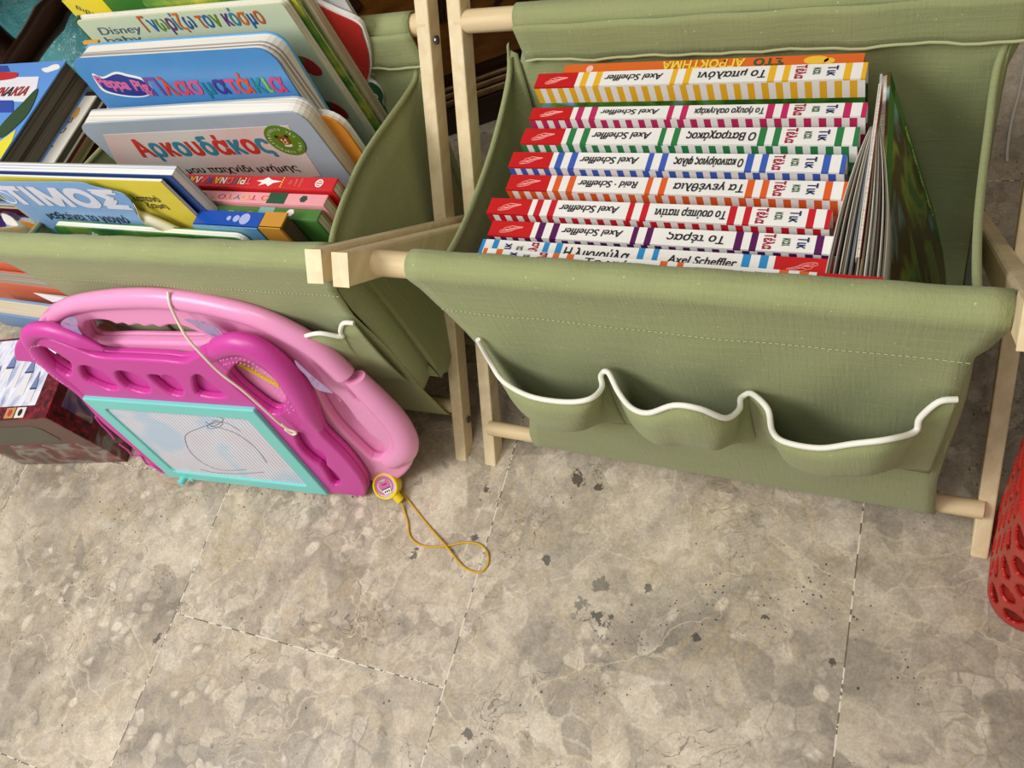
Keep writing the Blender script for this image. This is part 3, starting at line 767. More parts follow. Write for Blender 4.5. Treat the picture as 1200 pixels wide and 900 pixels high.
# --- blue dough book behind it
yp = .410; a = at(78, 70, 'y', yp); F = lean_frame((a.x, yp, a.z), 0, 5)
Wp = F.px(313, 52)[0]; BLUE = paint('#4f8fcb', 0.25, 0.55)
r = upright_book('board_book', 'wide blue board book with multicoloured clay-like title letters', F, Wp, .25, .021, BLUE, pages('#ece8de', '#6a5a66', 1, 420.0, 'sparse_board_pages'), back=paint('#6aa6d6', .3), r=.015, ct=.0016)
b = MB(); gx_, gy_ = F.px(150, 100)
b.plate(F, [pp(F, cr([(108, 86), (120, 90), (135, 84), (150, 87), (168, 92), (180, 105), (174, 112), (160, 114), (140, 112), (122, 107), (114, 98)], 4, True))], WHITE, .0003, .0002)
b.plate(F, [pp(F, cr([(111, 88), (121, 92), (136, 86.5), (150, 89.5), (167, 94), (177, 105), (172, 110.5), (160, 112), (141, 110), (124, 105), (116, 97)], 4, True))], paint('#2b3a8c'), .0006, .0002)
b.text(F, 'Peppa Pig', *F.px(145, 99.5), F.px(175, 104)[0] - F.px(113, 95)[0], .0145, paint('#d06a9c'), .0009, rot=-.14, bold=.03); b.build('logo_patch', r)
b = MB(); q0 = F.px(180, 108); q1 = F.px(334, 100)
b.text(F, 'Πλασματάκια', (q0[0] + q1[0]) / 2, F.px(250, 101)[1], q1[0] - q0[0], .0235, [paint('#7a4a9c'), paint('#d8483c'), paint('#e04a62'), paint('#d65a8a'), paint('#2a7f96'), paint('#4a3a90'), paint('#dd4f7c'), paint('#e2573a'), paint('#2f8fa0'), paint('#8cc05a'), paint('#d04a80')], .0005, bold=.014); b.build('title_lettering', r)
b = MB(); t0 = F.px(300, 140); b.box(F, (F.px(74, 60)[0], F.px(92, 55)[0] - .004), (-.001, .0012), (-.024, -.021), paint('#e0a030')); b.build('orange_page', r)

# --- pale green large book
yd = .452; a = at(88, 25, 'y', yd); F = lean_frame((a.x, yd, a.z), 0, 0)
PALE = art('pale_green_cover', ['#c5cfae', '#cdd6b8', '#c9d3b2'], 8, .3); 
Wd = F.px(329, 2)[0]
c4 = F.px(340, 0); 
r = upright_book('picture_book', 'large pale green picture book with rainbow-lettered title and red tomatoes', F, Wd, .27, .008, PALE, PG_W, back=paint('#e4e2da', .3), ct=.0016, r=.004)
b = MB(); q0, q1 = F.px(173, 35), F.px(304, 14)
b.text(F, 'Γνωρίζω τον κόσμο', (q0[0] + q1[0]) / 2, F.px(236, 25)[1], q1[0] - q0[0], .022, [paint('#c8612a'), paint('#2a6fb0'), paint('#6a962c'), paint('#6b3f86'), paint('#3a8aa6'), paint('#d8702c'), paint('#2a5fa8')], .0005, bold=.008); b.build('title_lettering', r)
b = MB(); b.text(F, 'Disney', *F.px(141, 36), F.px(160, 33)[0] - F.px(115, 41)[0], .0105, paint('#5a6a7c'), .0005, shear=.15)
b.text(F, 'baby', *F.px(146, 47), F.px(165, 45)[0] - F.px(126, 50)[0], .010, paint('#5a6a7c'), .0005); b.build('brand_lettering', r)
for cx, cy, rot_ in ((362, 77, -.9), (394, 129, -.9)):
    b = MB(); x_, y_ = F.px(cx, cy); b.plate(F, [ell(x_, y_, .0125, .0085, 24, rot_)], paint('#b8302c', .3), .0006, .0004); b.plate(F, [ell(x_ - .004, y_ + .009, .006, .0022, 10, rot_, .5)], paint('#4a7a34', .3), .0010, .0004); b.build('tomato_picture', r)
b = MB(); b.box(F, (-.003, 0), (-.27, 0), (-.008, 0), paint('#3f6a3c')); b.build('spine', r)

# --- yellow and green book showing above it on the left
yy_ = .470; F = lean_frame((at(74, 2, 'y', yy_).x, yy_, at(118, 10, 'y', yy_).z + .012), 0, 0)
r = upright_book('picture_book', 'green picture book with a yellow strip, behind the pale green book', F, .19, .24, .006, paint('#3f7a34', .3), PG_W, ct=.0015)
b = MB(); b.plate(F, [[(-.0005, -.06), (.05, -.06), (.05, 0.0), (-.0005, 0.0)]], paint('#ecd631'), .0003, .0003)
b.text(F, 'Βιβλίο', .022, -.016, .028, .006, INK, .0006, rot=-.6); b.build('yellow_strip', r)

# --- books whose right-hand edges show beyond the pale green one
def tail_book(label, y, px_top, zt, W, T, cov, pg, r=.003, ct=.0014):
    p = at(px_top[0], px_top[1], 'y', y)
    F = lean_frame((p.x - W, y, max(zt, p.z)), 0, 0)
    return upright_book('picture_book', label, F, W, .25, T, cov, pg, r=r, ct=ct), F
rb, F = tail_book('picture book with a leafy green and yellow cover, right behind the pale green book', .4615, (366, 30), .405, .16, .0055, art('leafy_cover', ['#2f5f22', '#5a8a2a', '#b8b83a', '#3f7a30'], 22, .3), pages('#d8d0be', '#a09480', 1, 900.0, 'cream_pages'))
rb, F = tail_book('picture book with a plain beige spine-side, between the leafy cover and the red cover', .4685, (379, 30), .40, .14, .008, paint('#cdbf9f', .5), pages('#c9bda4', '#9d907a', 1, 900.0, 'beige_pages'))
# red die-cut cover with a green creature
yr = .478; p = at(420, 26, 'y', yr); F = lean_frame((p.x, yr, p.z), 0, 0)
r = thing('picture_book', 'shaped picture book with a red hill and two green monsters on its cover', 'book', F.P(-.02, -.25, -.003))
outl = pp(F, cr([(366, 0), (392, 12), (420, 25), (428, 40), (434, 62), (435, 80), (432, 94)], 4)) + pp(F, cr([(440, 100), (449, 112), (450, 124), (452, 132), (462, 145), (465, 165)], 4)) + [F.px(470, 190)] + [F.px(430, 200), F.px(366, 20)]
b = MB(); b.plate(F, [outl], WHITE, 0, .004); b.build('pages', r)
b = MB(); b.plate(F, [pp(F, cr([(368, 3), (392, 14.5), (419, 27.5), (426, 42), (432, 62), (433, 80), (430, 94), (424, 110)], 4) + [V((415, 118)), V((366, 8))])], paint('#b02a24', .4), .0012, .0012); cvr = b.build('front_cover', r); cvr['label'] = 'red front cover'
b = MB(); b.plate(F, [pp(F, cr([(434, 96), (444, 102), (449, 112), (448, 120), (453, 128), (456, 140), (448, 146), (432, 138), (424, 118), (428, 102)], 4, True))], paint('#2c5a3c', .4), .0014, .0014)
for ex, ey in ((441, 111), (436, 127)):
    x_, y_ = F.px(ex, ey); b.plate(F, [ell(x_, y_, .0022, .0030, 16)], WHITE, .0017, .0002); b.plate(F, [ell(x_, y_, .0011, .0015, 12)], paint('#7a2a4a'), .0019, .0002)
x_, y_ = F.px(446, 152); b.plate(F, [ell(x_, y_, .013, .010, 20)], paint('#9c4a26'), .0015, .0015); b.build('creature_picture', r)
rb, F = tail_book('grey-white picture book standing last against the back canvas, right of the red cover', .4835, (440, 60), .41, .13, .0035, paint('#c6c6c4', .4), pages('#cfc8b8', '#8f8676', 1, 1200.0, 'thin_pages'), ct=.0008)

# --- orange-edged book right of the bear-sticker book
p = at(383, 139, 'y', .395); F = lean_frame((p.x - .10, .3955, p.z + .002), 0, 0)
Wq = F.px(398, 143)[0]
r = upright_book('board_book', 'white-edged board book with an orange cover, showing between the bear-sticker book and the canvas side', F, Wq, .2, .008, paint('#e0912e', .3), pages('#e6e1d6', '#b8b0a0', 1, 700.0, 'white_pages'), back=WHITE, r=.018, ct=.002, inset=.0003)

# --- chunky books lying spine-up, lettering upside down
def chunky(label, yf, yn, z, xl_, xr_, hexc, depth, artm):
    F = Fr((xl_, yn, z), X, Y); L = xr_ - xl_; T = yf - yn
    r = thing('board_book', label, 'book', F.P(L / 2, T / 2, -depth), 'chunky small board books')
    m = paint(hexc, .35); b = MB()
    b.box(F, (0, L), (0, T), (-.0015, 0), m); b.box(F, (0, L), (0, .0015), (-depth, -.0015), m); b.box(F, (0, L), (T - .0015, T), (-depth, -.0015), artm); b.build('cover', r, bevel=.0005)
    b = MB(); b.box(F, (.001, L - .0008), (.0015, T - .0015), (-depth, -.0015), PGC); b.build('pages', r)
    return r, Fr(F.P(L, T, 0), -F.u, -F.v), L, T
PGC = pages('#e2d9c6', '#7d6f66', 1, 650.0, 'coloured_board_pages')
mult = [paint('#e86a5a'), paint('#f0e6da'), paint('#f0c040'), paint('#3a5a9a')]
r, G, L, T = chunky('small chunky board book with a bright red spine, lettering upside down', .3405, .3285, .3265, -.600, -.4225, '#d0282c', .12, art('red_book_art', ['#b02a20', '#d86a24', '#c8382c'], 40))
b = MB(); b.text(G, 'ΤΡΙΓΩΝΑ ΚΑΛΑΝΤΑ', L * .72, T * .5, L * .49, T * .52, mult, bold=.03); b.build('title_lettering', r)
b = MB(); b.plate(G, [[(L * .37 + x * .013, T * .52 + y_ * .0052) for x, y_ in [(-1, -.2), (-.4, .1), (-.1, .8), (.2, .3), (.7, .7), (.5, .1), (1, -.2), (.5, -.4), (.2, -.9), (-.2, -.4)]]], WHITE, .0004, .0003); b.build('dove_picture', r)
b = MB()
for i in range(5): b.plate(G, [ell(L * .292, T * (.14 + .18 * i), .0007, .0007, 8)], paint('#f0d040'), .0004, .0003)
for i in range(3): b.text(G, ['τα', 'μου', 'κάλαντα'][i], L * (.245 - .03 * i), T * .5, T * (.35 + .18 * i), .0026, paint('#e08a80'), rot=math.pi / 2)
b.build('small_print', r)
b = MB(); cx = L * .085; b.plate(G, [ell(cx, T * .5, .0038, .0038, 24), ell(cx, T * .5, .0028, .0028, 24)], WHITE, .0004, .0003)
for s_ in (-1, 1): b.plate(G, [rrect(cx - .0022, T * .5 + s_ * .0011 - .0005, cx + .0022, T * .5 + s_ * .0011 + .0005)], WHITE, .0004, .0003)
b.build('publisher_emblem', r)
r, G, L, T = chunky('small chunky board book with a pink spine, lettering upside down', .3265, .3160, .3235, -.600, -.4270, '#eba0a6', .12, art('pink_book_art', ['#d9622a', '#c8382c', '#3f6a86'], 40))
b = MB(); b.text(G, 'Ο ΤΟΥΤΟΥ φ', L * .54, T * .5, L * .43, T * .56, [paint('#e07a3a'), paint('#d8404a'), paint('#e8c23a'), paint('#3a8a8c')], bold=.0); b.build('title_lettering', r)
b = MB(); b.box(G, (L * .225, L * .33), (0, T), (0, .0003), paint('#28553a')); b.build('dark_band', r)
b = MB(); b.plate(G, [ell(L * .125, T * .5, .0036, .0034, 6)], paint('#28503c'), .0004, .0003); b.build('publisher_emblem', r)
r, G, L, T = chunky('small chunky board book with a green spine, behind the little blue board book', .3150, .3045, .3195, -.600, -.4305, '#4a7a36', .12, art('green_book_art', ['#e0b42a', '#2f7a5c', '#d8a024'], 40))
b = MB(); b.text(G, 'Ο ΤΟΥΤΟΥ φ', L * .60, T * .62, L * .43, T * .5, [paint('#e07a3a'), paint('#d8404a'), paint('#e8c23a'), paint('#3a8a8c')]); b.build('title_lettering', r)
b = MB(); b.box(G, (L * .27, L * .36), (0, T), (0, .0003), paint('#7fb0a6')); b.build('pale_band', r)
b = MB(); b.plate(G, [ell(L * .17, T * .42, .0040, .0036, 6)], WHITE, .0004, .0003); b.build('publisher_emblem', r)

# --- two small board books in front of them
PGG = pages('#b9b2a2', '#82796a', 0, 500.0, 'grey_board_pages'); PGB = pages('#7a6a55', '#4d4030', 0, 500.0, 'brown_board_pages')
def little(label, p_tl, p_tr, y, T, cov, pg, depth=.19, fcov=None):
    a = at(*p_tl, 'y', y + T); c_ = at(*p_tr, 'y', y + T)
    F = Fr((a.x, y, (a.z + c_.z) / 2), X, V((0, 1, 0))); L = c_.x - a.x
    r = thing('board_book', label, 'book', F.P(L / 2, T / 2, -depth))
    b = MB(); b.box(F, (0, L), (0, T), (-.0016, 0), cov); b.box(F, (0, .0016), (0, T), (-depth, -.0016), cov); b.build('spine', r)
    b = MB(); b.box(F, (.0016, L - .002), (0.0008, T - .0008), (-depth, -.0016), pg); b.build('pages', r)
    b = MB(); b.box(F, (0, L), (-.0012, .0008), (-depth, 0), fcov or cov); b.build('front_cover', r)
    return r, F, L
r, F, L = little('little bright blue board book with three pale bubbles, behind the leaning thin books', (236, 247), (309, 248), .2890, .0145, paint('#1d4fae', .3), PGG, fcov=art('sky_blue_cover', ['#5b94c0', '#5b94c0', '#6aa0c8', '#cf9a3a'], 26, .3))
b = MB()
for px_, py_, rr in ((288, 255, .0052), (276, 258.5, .0032), (269, 255, .0022)):
    x_, y_ = Fr(F.o, X, Y).px(px_, py_); b.plate(Fr(F.o, X, Y), [ell(x_, .0075, min(rr, .006), min(rr, .006))], paint('#a9b4e2'), .0004, .0003)
b.build('bubble_picture', r)
r, F, L = little('little ochre board book with brown page edges, right of the bright blue one', (312, 248), (337, 249), .2890, .0145, paint('#c98f35', .4), PGB)

# --- thin softcover books at the front left
PGS = pages('#f0eee8', '#8fa0c0', 1, 1300.0, 'softcover_pages')
a = at(0, 206, 'y', .302); F = lean_frame((a.x - .03, .302, at(190, 206, 'y', .302).z), 0, 0); Ww = F.px(192, 198)[0]
r = upright_book('softcover_book', 'thick stack of white page edges, softcover book behind the yellow cover', F, Ww, .25, .0105, paint('#33508c', .4), PGS, back=paint('#9a968c', .5), ct=.0008, inset=.0006)
p = at(186, 213, 'y', .2965); F = lean_frame((at(0, 210, 'y', .2965).x - .03, .2965, p.z), 0, 0); Ww = F.px(188, 213)[0]
r = upright_book('softcover_book', 'thin yellow softcover book with small black lettering, behind the blue torn cover', F, Ww, .24, .0035, paint('#e6d24a', .35), PGS, back=paint('#2a3f7a'), ct=.0006, inset=.0004)
b = MB(); b.text(F, 'λαπονό', *F.px(170, 232), .030, .0085, INK, .0005, bold=.006); b.text(F, 'ζαμη', *F.px(184, 241), .022, .0085, INK, .0005, bold=.006); b.build('lettering', r)
a = at(0, 213, 'y', .2905); F = lean_frame((a.x - .02, .2905, a.z), 0, 0)
r = thing('softcover_book', 'thin light blue softcover book with big white title and curled torn corner', 'book', F.P(.09, -.2, -.001))
out = pp(F, cr([(-20, 213), (40, 213.5), (92, 214), (110, 219), (140, 226), (150, 232), (156, 240), (161, 252), (172, 252), (205, 272), (240, 285)], 4)) + [F.px(248, 300), F.px(60, 300)]
out = out[:-1] + [(F.px(248, 300)[0], -.2), (0, -.2)]
CB = paint('#86aede', .35)
b = MB(); b.plate(F, [out], CB, 0, .0008); fc = b.build('front_cover', r)
b = MB(); b.plate(F, [pp(F, [(200, 264), (238, 282), (246, 292), (215, 286)])], paint('#c0689a'), .0003, .0003); b.build('pink_corner', r)
b = MB(); pc = cr([F.P(*F.px(x, y)) for x, y in [(156, 238), (163, 246), (176, 251), (205, 264), (240, 282)]], 5)
b.grid([pc, [p_ + V((.004, -.004, -.002)) for p_ in pc], [p_ + V((.002, -.007, -.010)) for p_ in pc]], paint('#ded9b8', .6)); b.build('torn_corner', r, smooth=True, solid=.0005)
b = MB(); b.text(F, 'ΤΙΜΟΣ', (F.px(5, 230)[0] + F.px(148, 234)[0]) / 2, F.px(75, 231)[1], F.px(150, 240)[0] - F.px(6, 226)[0], .0225, paint('#e4e2f0'), .0004, bold=.06)
G_ = F.px(8, 231); b.plate(F, [ell(G_[0], G_[1], .010, .009), ell(G_[0], G_[1], .0085, .0075)], paint('#e4e2f0'), .0004, .0003); b.build('title_lettering', r)
b = MB(); b.text(F, 'μαθαίνει το γιογιό', (F.px(54, 253)[0] + F.px(150, 256)[0]) / 2, F.px(102, 255)[1], F.px(150, 257)[0] - F.px(54, 251)[0], .0135, INK, .0004, shear=.15, bold=.006); b.build('subtitle_lettering', r)
b = MB(); b.plate(F, [pp(F, cr([(5, 256), (30, 262), (62, 267), (72, 282), (70, 296), (30, 296)], 4, True))], paint('#6fb3c4'), .0003, .0003)
b.plate(F, [pp(F, cr([(22, 258), (40, 262), (46, 268), (36, 268)], 3, True))], paint('#cf8a3a'), .0006, .0003)
b.plate(F, [pp(F, cr([(2, 250), (14, 254), (22, 264), (8, 262)], 3, True))], WHITE, .0006, .0003); b.build('cover_picture', r)
a = at(58, 264, 'y', .281); c_ = at(283, 281, 'y', .281); F = lean_frame((a.x, .281, (a.z + c_.z) / 2), 0, 0); Ww = c_.x - a.x
r = upright_book('board_book', 'low green board book with small yellow and white flowers, just behind the front rail', F, Ww, .2, .007, art('meadow_cover', ['#2a5a34', '#2f6a38', '#4a8a3c', '#8a9a4a'], 18, .3), pages('#efece2', '#cfc8b8', 1, 500.0, 'cream_board'), r=.008, ct=.0012, inset=.0003)
b = MB()
for i in range(13):
    fx_ = .02 + i * .0155 + random.uniform(-.003, .003); b.plate(F, [ell(fx_, -.008 - random.random() * .012, .0036 if i < 3 else .0022, .0036 if i < 3 else .0022, 15, 0, .35)], WHITE if i < 3 else paint('#e0c83a'), .0004, .0003)
b.build('flower_picture', r)

# --- flat pile beyond the left end of the bookcase
def flat_book(label, x_r, x_l, y0, y1, ztop, T, cov, pg, ct=.0015, name='picture_book'):
    F = Fr((x_l, y0, ztop), X, Y); W, D = x_r - x_l, y1 - y0
    r = thing(name, label, 'book', F.P(W / 2, D / 2, -T))
    b = MB(); b.box(F, (0, W), (0, D), (-ct, 0), cov); b.build('front_cover', r)
    b = MB(); b.box(F, (.001, W - .001), (.001, D - .001), (-T + ct, -ct), pg); b.build('pages', r)
    b = MB(); b.box(F, (0, W), (0, D), (-T, -T + ct), cov); b.build('back_cover', r)
    return r, F
PGD = pages('#6d655a', '#3b352d', 2, 420.0, 'grey_page_layers')
ztb = .340; yr0 = at(76, 71, 'z', ztb)
r, F = flat_book('thick book lying flat with sky-blue cover, white cloud and yellow corner, at the far left', -.815, -1.02, .315, yr0.y, ztb, .034, paint('#5f96e0', .3), PGD)
b = MB(); b.plate(F, [pp(F, cr([(49, 81), (56, 79), (63, 76), (69, 76), (70, 80), (62, 83), (54, 85)], 4, True))], WHITE, .0004, .0003)
b.plate(F, [pp(F, [(-30, 92), (46, 90), (44, 100), (40, 120), (-30, 117)])], paint('#e8e6ee'), .0004, .0003)
b.plate(F, [pp(F, cr([(-30, 87), (15, 85), (21, 88), (14, 93), (-30, 97)], 4, True))], paint('#c02a2c'), .0007, .0003)
b.plate(F, [pp(F, [(-30, 78), (9, 77), (12, 84), (-30, 86)])], paint('#34489c'), .0003, .0002)
b.plate(F, [pp(F, [(-30, 118), (16, 118), (16, 132), (-30, 132)])], paint('#2a49a8'), .0006, .0003)
b.plate(F, [pp(F, cr([(44, 104), (42, 116), (33, 134), (18, 150), (2, 162), (-4, 156), (8, 140), (26, 122)], 3, True))], paint('#2d4a26'), .0008, .0003)
b.plate(F, [pp(F, [(-30, 176), (0, 166), (19, 152), (14, 166), (0, 188), (-20, 200)])], paint('#e8dc3a'), .0004, .0003)
b.build('cover_picture', r)
b = MB(); b.text(F, 'ΥΝΑΚΙΑ', *F.px(13, 108), F.px(30, 107)[0] - F.px(-8, 107)[0], .012, [paint('#b02a30'), paint('#b02a30'), paint('#26262a'), paint('#b02a30')], .0010, shear=.2, bold=.02); b.build('title_lettering', r)
ztw = ztb - .034; xw = at(113, 112, 'z', ztw).x
r, F = flat_book('white-covered book with a small sketched figure, lying under the sky-blue book', xw, -1.02, .32, at(113, 112, 'z', ztw).y, ztw, .010, paint('#e6e2d8', .5), PGD)
b = MB()
for L_ in ([(46, 172), (52, 166), (60, 162), (64, 152), (70, 146), (78, 142), (84, 134)], [(62, 150), (72, 156), (78, 150)], [(44, 174), (56, 172), (62, 172), (58, 168)], [(66, 146), (74, 140), (82, 144), (86, 138)]):
    b.tube([F.P(*F.px(x, y), .0004) for x, y in cr(L_, 4)], .0006, paint('#4a4458'), 4, False)
b.plate(F, [pp(F, cr([(82, 136), (88, 128), (94, 126), (92, 134), (86, 140)], 3, True))], paint('#d8a860'), .0004, .0003)
b.plate(F, [pp(F, cr([(64, 152), (74, 142), (84, 138), (76, 150), (66, 158)], 3, True))], paint('#8d7f9c'), .0004, .0003); b.build('sketch_picture', r)
zt = ztw - .010
r, F = flat_book('book with a red edge, lying under the white-covered one', at(96, 150, 'z', zt).x, -1.02, .33, .43, zt, .009, paint('#b3232a', .4), PGD)
zt -= .009
r, F = flat_book('cream-edged book, lying under the red-edged one', at(104, 155, 'z', zt).x, -1.02, .33, .43, zt, .011, paint('#cfc6ae', .5), pages('#b9ad94', '#6d6352', 2, 420.0, 'old_pages'))
zt -= .011
def keepsake():
    # upright dark red chest the pile lies on
    r = thing('storage_chest', 'dark red box under the pile of flat books, left of the bookcase', 'box', V((-.93, .42, 0)))
    DR = paint('#5c1418', .5); F = Fr((-1.04, .362, 0), X, Y)
    b = MB(); b.box(F, (0, .213), (0, .13), (0, zt - .012), DR); b.build('body', r, bevel=.002)
    b = MB(); b.box(F, (-.001, .214), (-.001, .131), (zt - .012, zt), DR); b.build('lid', r, bevel=.002)
keepsake()
#@@REST
# ================================================================== THE TWO DRAWING BOARDS
UB = V((.996, .091, 0)); VB = V((-.016, .173, .985))
MF = Fr((-.7755, .1539, .006), UB, VB)
r = thing('magnetic_drawing_board', 'magenta magnetic drawing board with turquoise screen frame, in front of the pink one', 'drawing board', MF.P(.11, 0, -.01))
TM = .0135
MAG = [(25, 397), (32, 385), (42, 381), (56, 382), (89, 394), (121, 406), (160, 408), (198, 410), (222, 412), (236, 405), (253, 398), (276, 394), (302, 398), (330, 413), (353, 436), (371, 464), (381, 492), (389, 503), (409, 523), (427, 546), (434, 562), (431, 577), (422, 586), (410, 590), (399, 586), (383, 580.5), (330, 574), (270, 567), (222, 561.5), (200, 561), (184, 552), (153, 524), (117, 494), (89, 463), (62, 444), (42, 427), (28, 411)]
out = cr([MF.px(x, y, 0 if (y > 560 and x < 425) or (x < 190 and y > 412) else -TM) for x, y in MAG], 4, True)
out = [(x, max(y, .0005)) for x, y in out]
hl = cr(pp(MF, [(40, 409), (53, 408), (70, 417), (82, 427), (80, 441), (62, 431), (46, 420)]), 4, True)
hr = cr(pp(MF, [(267, 440), (282, 425), (304, 432), (324, 449), (334, 464), (330, 482), (318, 486), (297, 472), (277, 455)]), 4, True)
recess = [pp(MF, q_) for q_ in (
    [(93, 431), (103, 430), (120, 437), (131, 447), (138, 456), (128, 458), (112, 452), (98, 444)],
    [(135.5, 437), (145, 436), (162, 441), (173, 451), (174.5, 460), (164.5, 461), (148, 455), (138, 445)],
    [(174, 441), (186, 441), (190, 444), (195, 440.5), (205, 445), (213, 456), (212, 464.5), (200.5, 463), (187, 454)],
    [(226, 442), (233, 440), (242, 447), (261, 462), (262, 466.5), (245, 466.5), (230, 462), (225.5, 449)])]
recess = [cr(q_, 3, True) for q_ in recess]
groove = cr(pp(MF, [(345, 510), (353, 508), (359, 513), (367, 526), (374, 528.5), (381, 536), (382, 546), (391, 554), (397.5, 563), (396, 568.5), (389, 567), (378, 549), (367, 541), (353, 528)]), 3, True)
b = MB(); b.plate(MF, [out, hl, hr] + recess + [groove], MAGENTA, 0, .009, .003, 3); b.build('front_shell', r, smooth=False, bevel=0)
b = MB(); b.plate(MF, [out, hl, hr], MAGENTA, -.0085, .006, .002, 2); b.build('back_shell', r)
def handle(root, F, px, rads, mat, name='handle', off=0.0, flat=.62):
    pts = [F.px(x, y) for x, y in px]; P3 = cr([F.P(x, y, off) for x, y in pts], 6)
    n = len(P3); rr = [rads[min(len(rads) - 1, int(i / (n - 1) * (len(rads) - 1)))] * (1 - (i / (n - 1) * (len(rads) - 1)) % 1) + rads[min(len(rads) - 1, int(i / (n - 1) * (len(rads) - 1)) + 1)] * ((i / (n - 1) * (len(rads) - 1)) % 1) for i in range(n)]
    b = MB(); b.tube(P3, rr, mat, 16, True, flat, F.n); return b.build(name, root, smooth=True)
handle(r, MF, [(243, 424), (256, 411), (277, 406), (301, 413), (326, 432), (346, 460), (360, 486), (372, 505)], [.004, .0105, .0118, .0118, .0118, .0118, .0108, .005], MAGENTA, off=-.003, flat=.8)
handle(r, MF, [(120, 413), (92, 402), (62, 391), (41, 390), (33, 399), (42, 415), (60, 434), (88, 456), (100, 467)], [.002, .0085, .0095, .0092, .0088, .008, .0075, .006, .003], MAGENTA, off=-.003, flat=.8)
b = MB()
for path in ([(262, 417), (280, 414), (300, 421), (318, 436), (333, 454), (347, 475)], [(266, 422), (281, 419), (299, 426), (315, 440), (330, 459), (342, 478)], [(48, 402), (38, 405), (42, 418), (60, 434), (76, 446)]):
    for p_ in cr([MF.px(x, y) for x, y in path], 4):
        c0 = MF.P(p_[0], p_[1], .0050 if path[0][0] > 100 else .0030); b.tube([c0, c0 + MF.n * .0012], [.0008, .0003], paint('#e79ad0', .5), 6)
b.build('grip_dots', r)
sc_o = pp(MF, [(97, 459), (295, 476), (385, 577), (201, 556)]); sc_o = [(0, .158), (.2216, .158), (.2216, .0035), (0, .0035)]
fi = .0165
b = MB(); b.plate(MF, [rrect(-.001, .0035, .2226, .159, .002), rrect(fi, fi + .002, .2216 - fi, .159 - fi, .006)], TEAL, .0045, .006, .0015, 2); b.build('screen_frame', r)
t = NT('drawing_screen'); P = t.co.outputs['Object']
ln = t.n('ShaderNodeVectorMath', operation='DOT_PRODUCT'); t.set(ln.inputs[0], P); ln.inputs[1].default_value = MF.u
st = t.math('FRACT', t.math('MULTIPLY', ln.outputs['Value'], 1 / .0048))
blot = t.noise(P, 16, 2, .5, .4)
cc = t.ramp(blot, [(0.36, lin('#dcd6e2')), (0.5, lin('#dcdeea')), (0.60, lin('#bfd6ec'))])
cc = t.mix(t.math('MULTIPLY', t.ramp(st, [(0.15, 1.0), (0.45, 0.0)]), .6), cc, lin('#8d8fa6'))
t.base(cc); t.rough(.25); t.spec(.5); SCREEN = t.m
b = MB(); b.plate(MF, [rrect(.008, .010, .2136, .151, .002)], SCREEN, .0022, .002); scr = b.build('screen', r); scr['label'] = 'pale lilac striped screen with a grey scribble'
b = MB()
for L_ in ([(234, 500), (222, 505), (218, 512), (224, 527), (240, 541), (262, 549), (290, 548)], [(234, 500), (250, 494), (262, 493), (258, 498), (247, 500), (245, 496), (256, 490)], [(247, 497), (262, 500), (280, 507), (300, 522), (314, 540)],
           [(250, 490), (268, 494), (283, 503)], [(236, 548), (255, 552), (285, 553), (310, 551)], [(242, 492), (252, 497), (263, 489), (254, 486)]):
    b.tube([MF.P(*MF.px(x, y), .0023) for x, y in cr(L_, 5)], .00035, paint('#77767f', .6), 4, False)
b.build('scribble', scr)
b = MB(); c0 = MF.px(223, 562); b.tube([MF.P(c0[0], .0045, .002), MF.P(c0[0], .0045, .012)], .0042, TEAL, 14); b.tube([MF.P(c0[0] + .012, .0045, .002), MF.P(c0[0] + .012, .0045, .006)], .003, TEAL, 12); b.build('eraser_knob', r, smooth=False)
b = MB()
for L_ in ([(112, 488), (118, 496), (128, 506), (134, 514)], [(140, 520), (150, 527), (156, 534), (165, 534), (172, 543), (180, 546), (190, 552)]):
    b.tube([MF.P(*MF.px(x, y), .0003) for x, y in cr(L_, 5)], .0012, MAGENTA, 6)
b.build('raised_squiggle', r, smooth=True)

PF = Fr(MF.P(0, 0, -.0165), UB, VB)
rp_ = thing('magnetic_drawing_board', 'pale pink drawing board with scalloped grip handle, standing behind the magenta one', 'drawing board', PF.P(.17, 0, -.01))
po = [PF.px(x, y, -.015) for x, y in [(51, 380), (54, 364), (64, 354), (90, 345), (135, 340), (186, 339), (246, 347), (300, 360), (322, 369), (358, 385), (388, 407), (409, 428), (424, 452), (450, 467), (475, 490), (487, 510), (489, 528), (478, 544), (463, 551), (446, 551)]]
po = cr(po + [(.20, .004), (.06, .004), (.03, .05), (.02, .14), (.0, .20)], 4, True)
po = [(x, max(y, .001)) for x, y in po]
ph = cr(pp(PF, [(101, 380), (112, 376), (128, 377), (137, 381), (145, 380), (152, 383), (162, 381), (170, 384), (180, 382), (188, 385), (198, 382), (214, 383), (232, 390), (244, 396), (236, 402), (200, 402), (150, 401), (112, 401), (103, 392)]), 3, True)
pg_ = cr(pp(PF, [(372, 458), (384, 458), (400, 470), (420, 496), (436, 512), (446, 520), (450, 530), (447, 538), (436, 538), (420, 524), (402, 506), (386, 486)]), 3, True)
b = MB(); b.plate(PF, [po, ph, pg_], PINK, 0, .011, .0035, 3); b.build('front_shell', rp_)
b = MB(); b.plate(PF, [po, ph], PINK, -.0105, .005, .002, 2); b.build('back_shell', rp_)
handle(rp_, PF, [(62, 378), (70, 366), (95, 357), (140, 352), (190, 352), (246, 360), (300, 374), (345, 395), (378, 417), (402, 440)], [.007, .0085, .0095, .0105, .0105, .0105, .011, .0115, .0115, .0115], PINK, 'grip_tube', off=-.002, flat=.8)
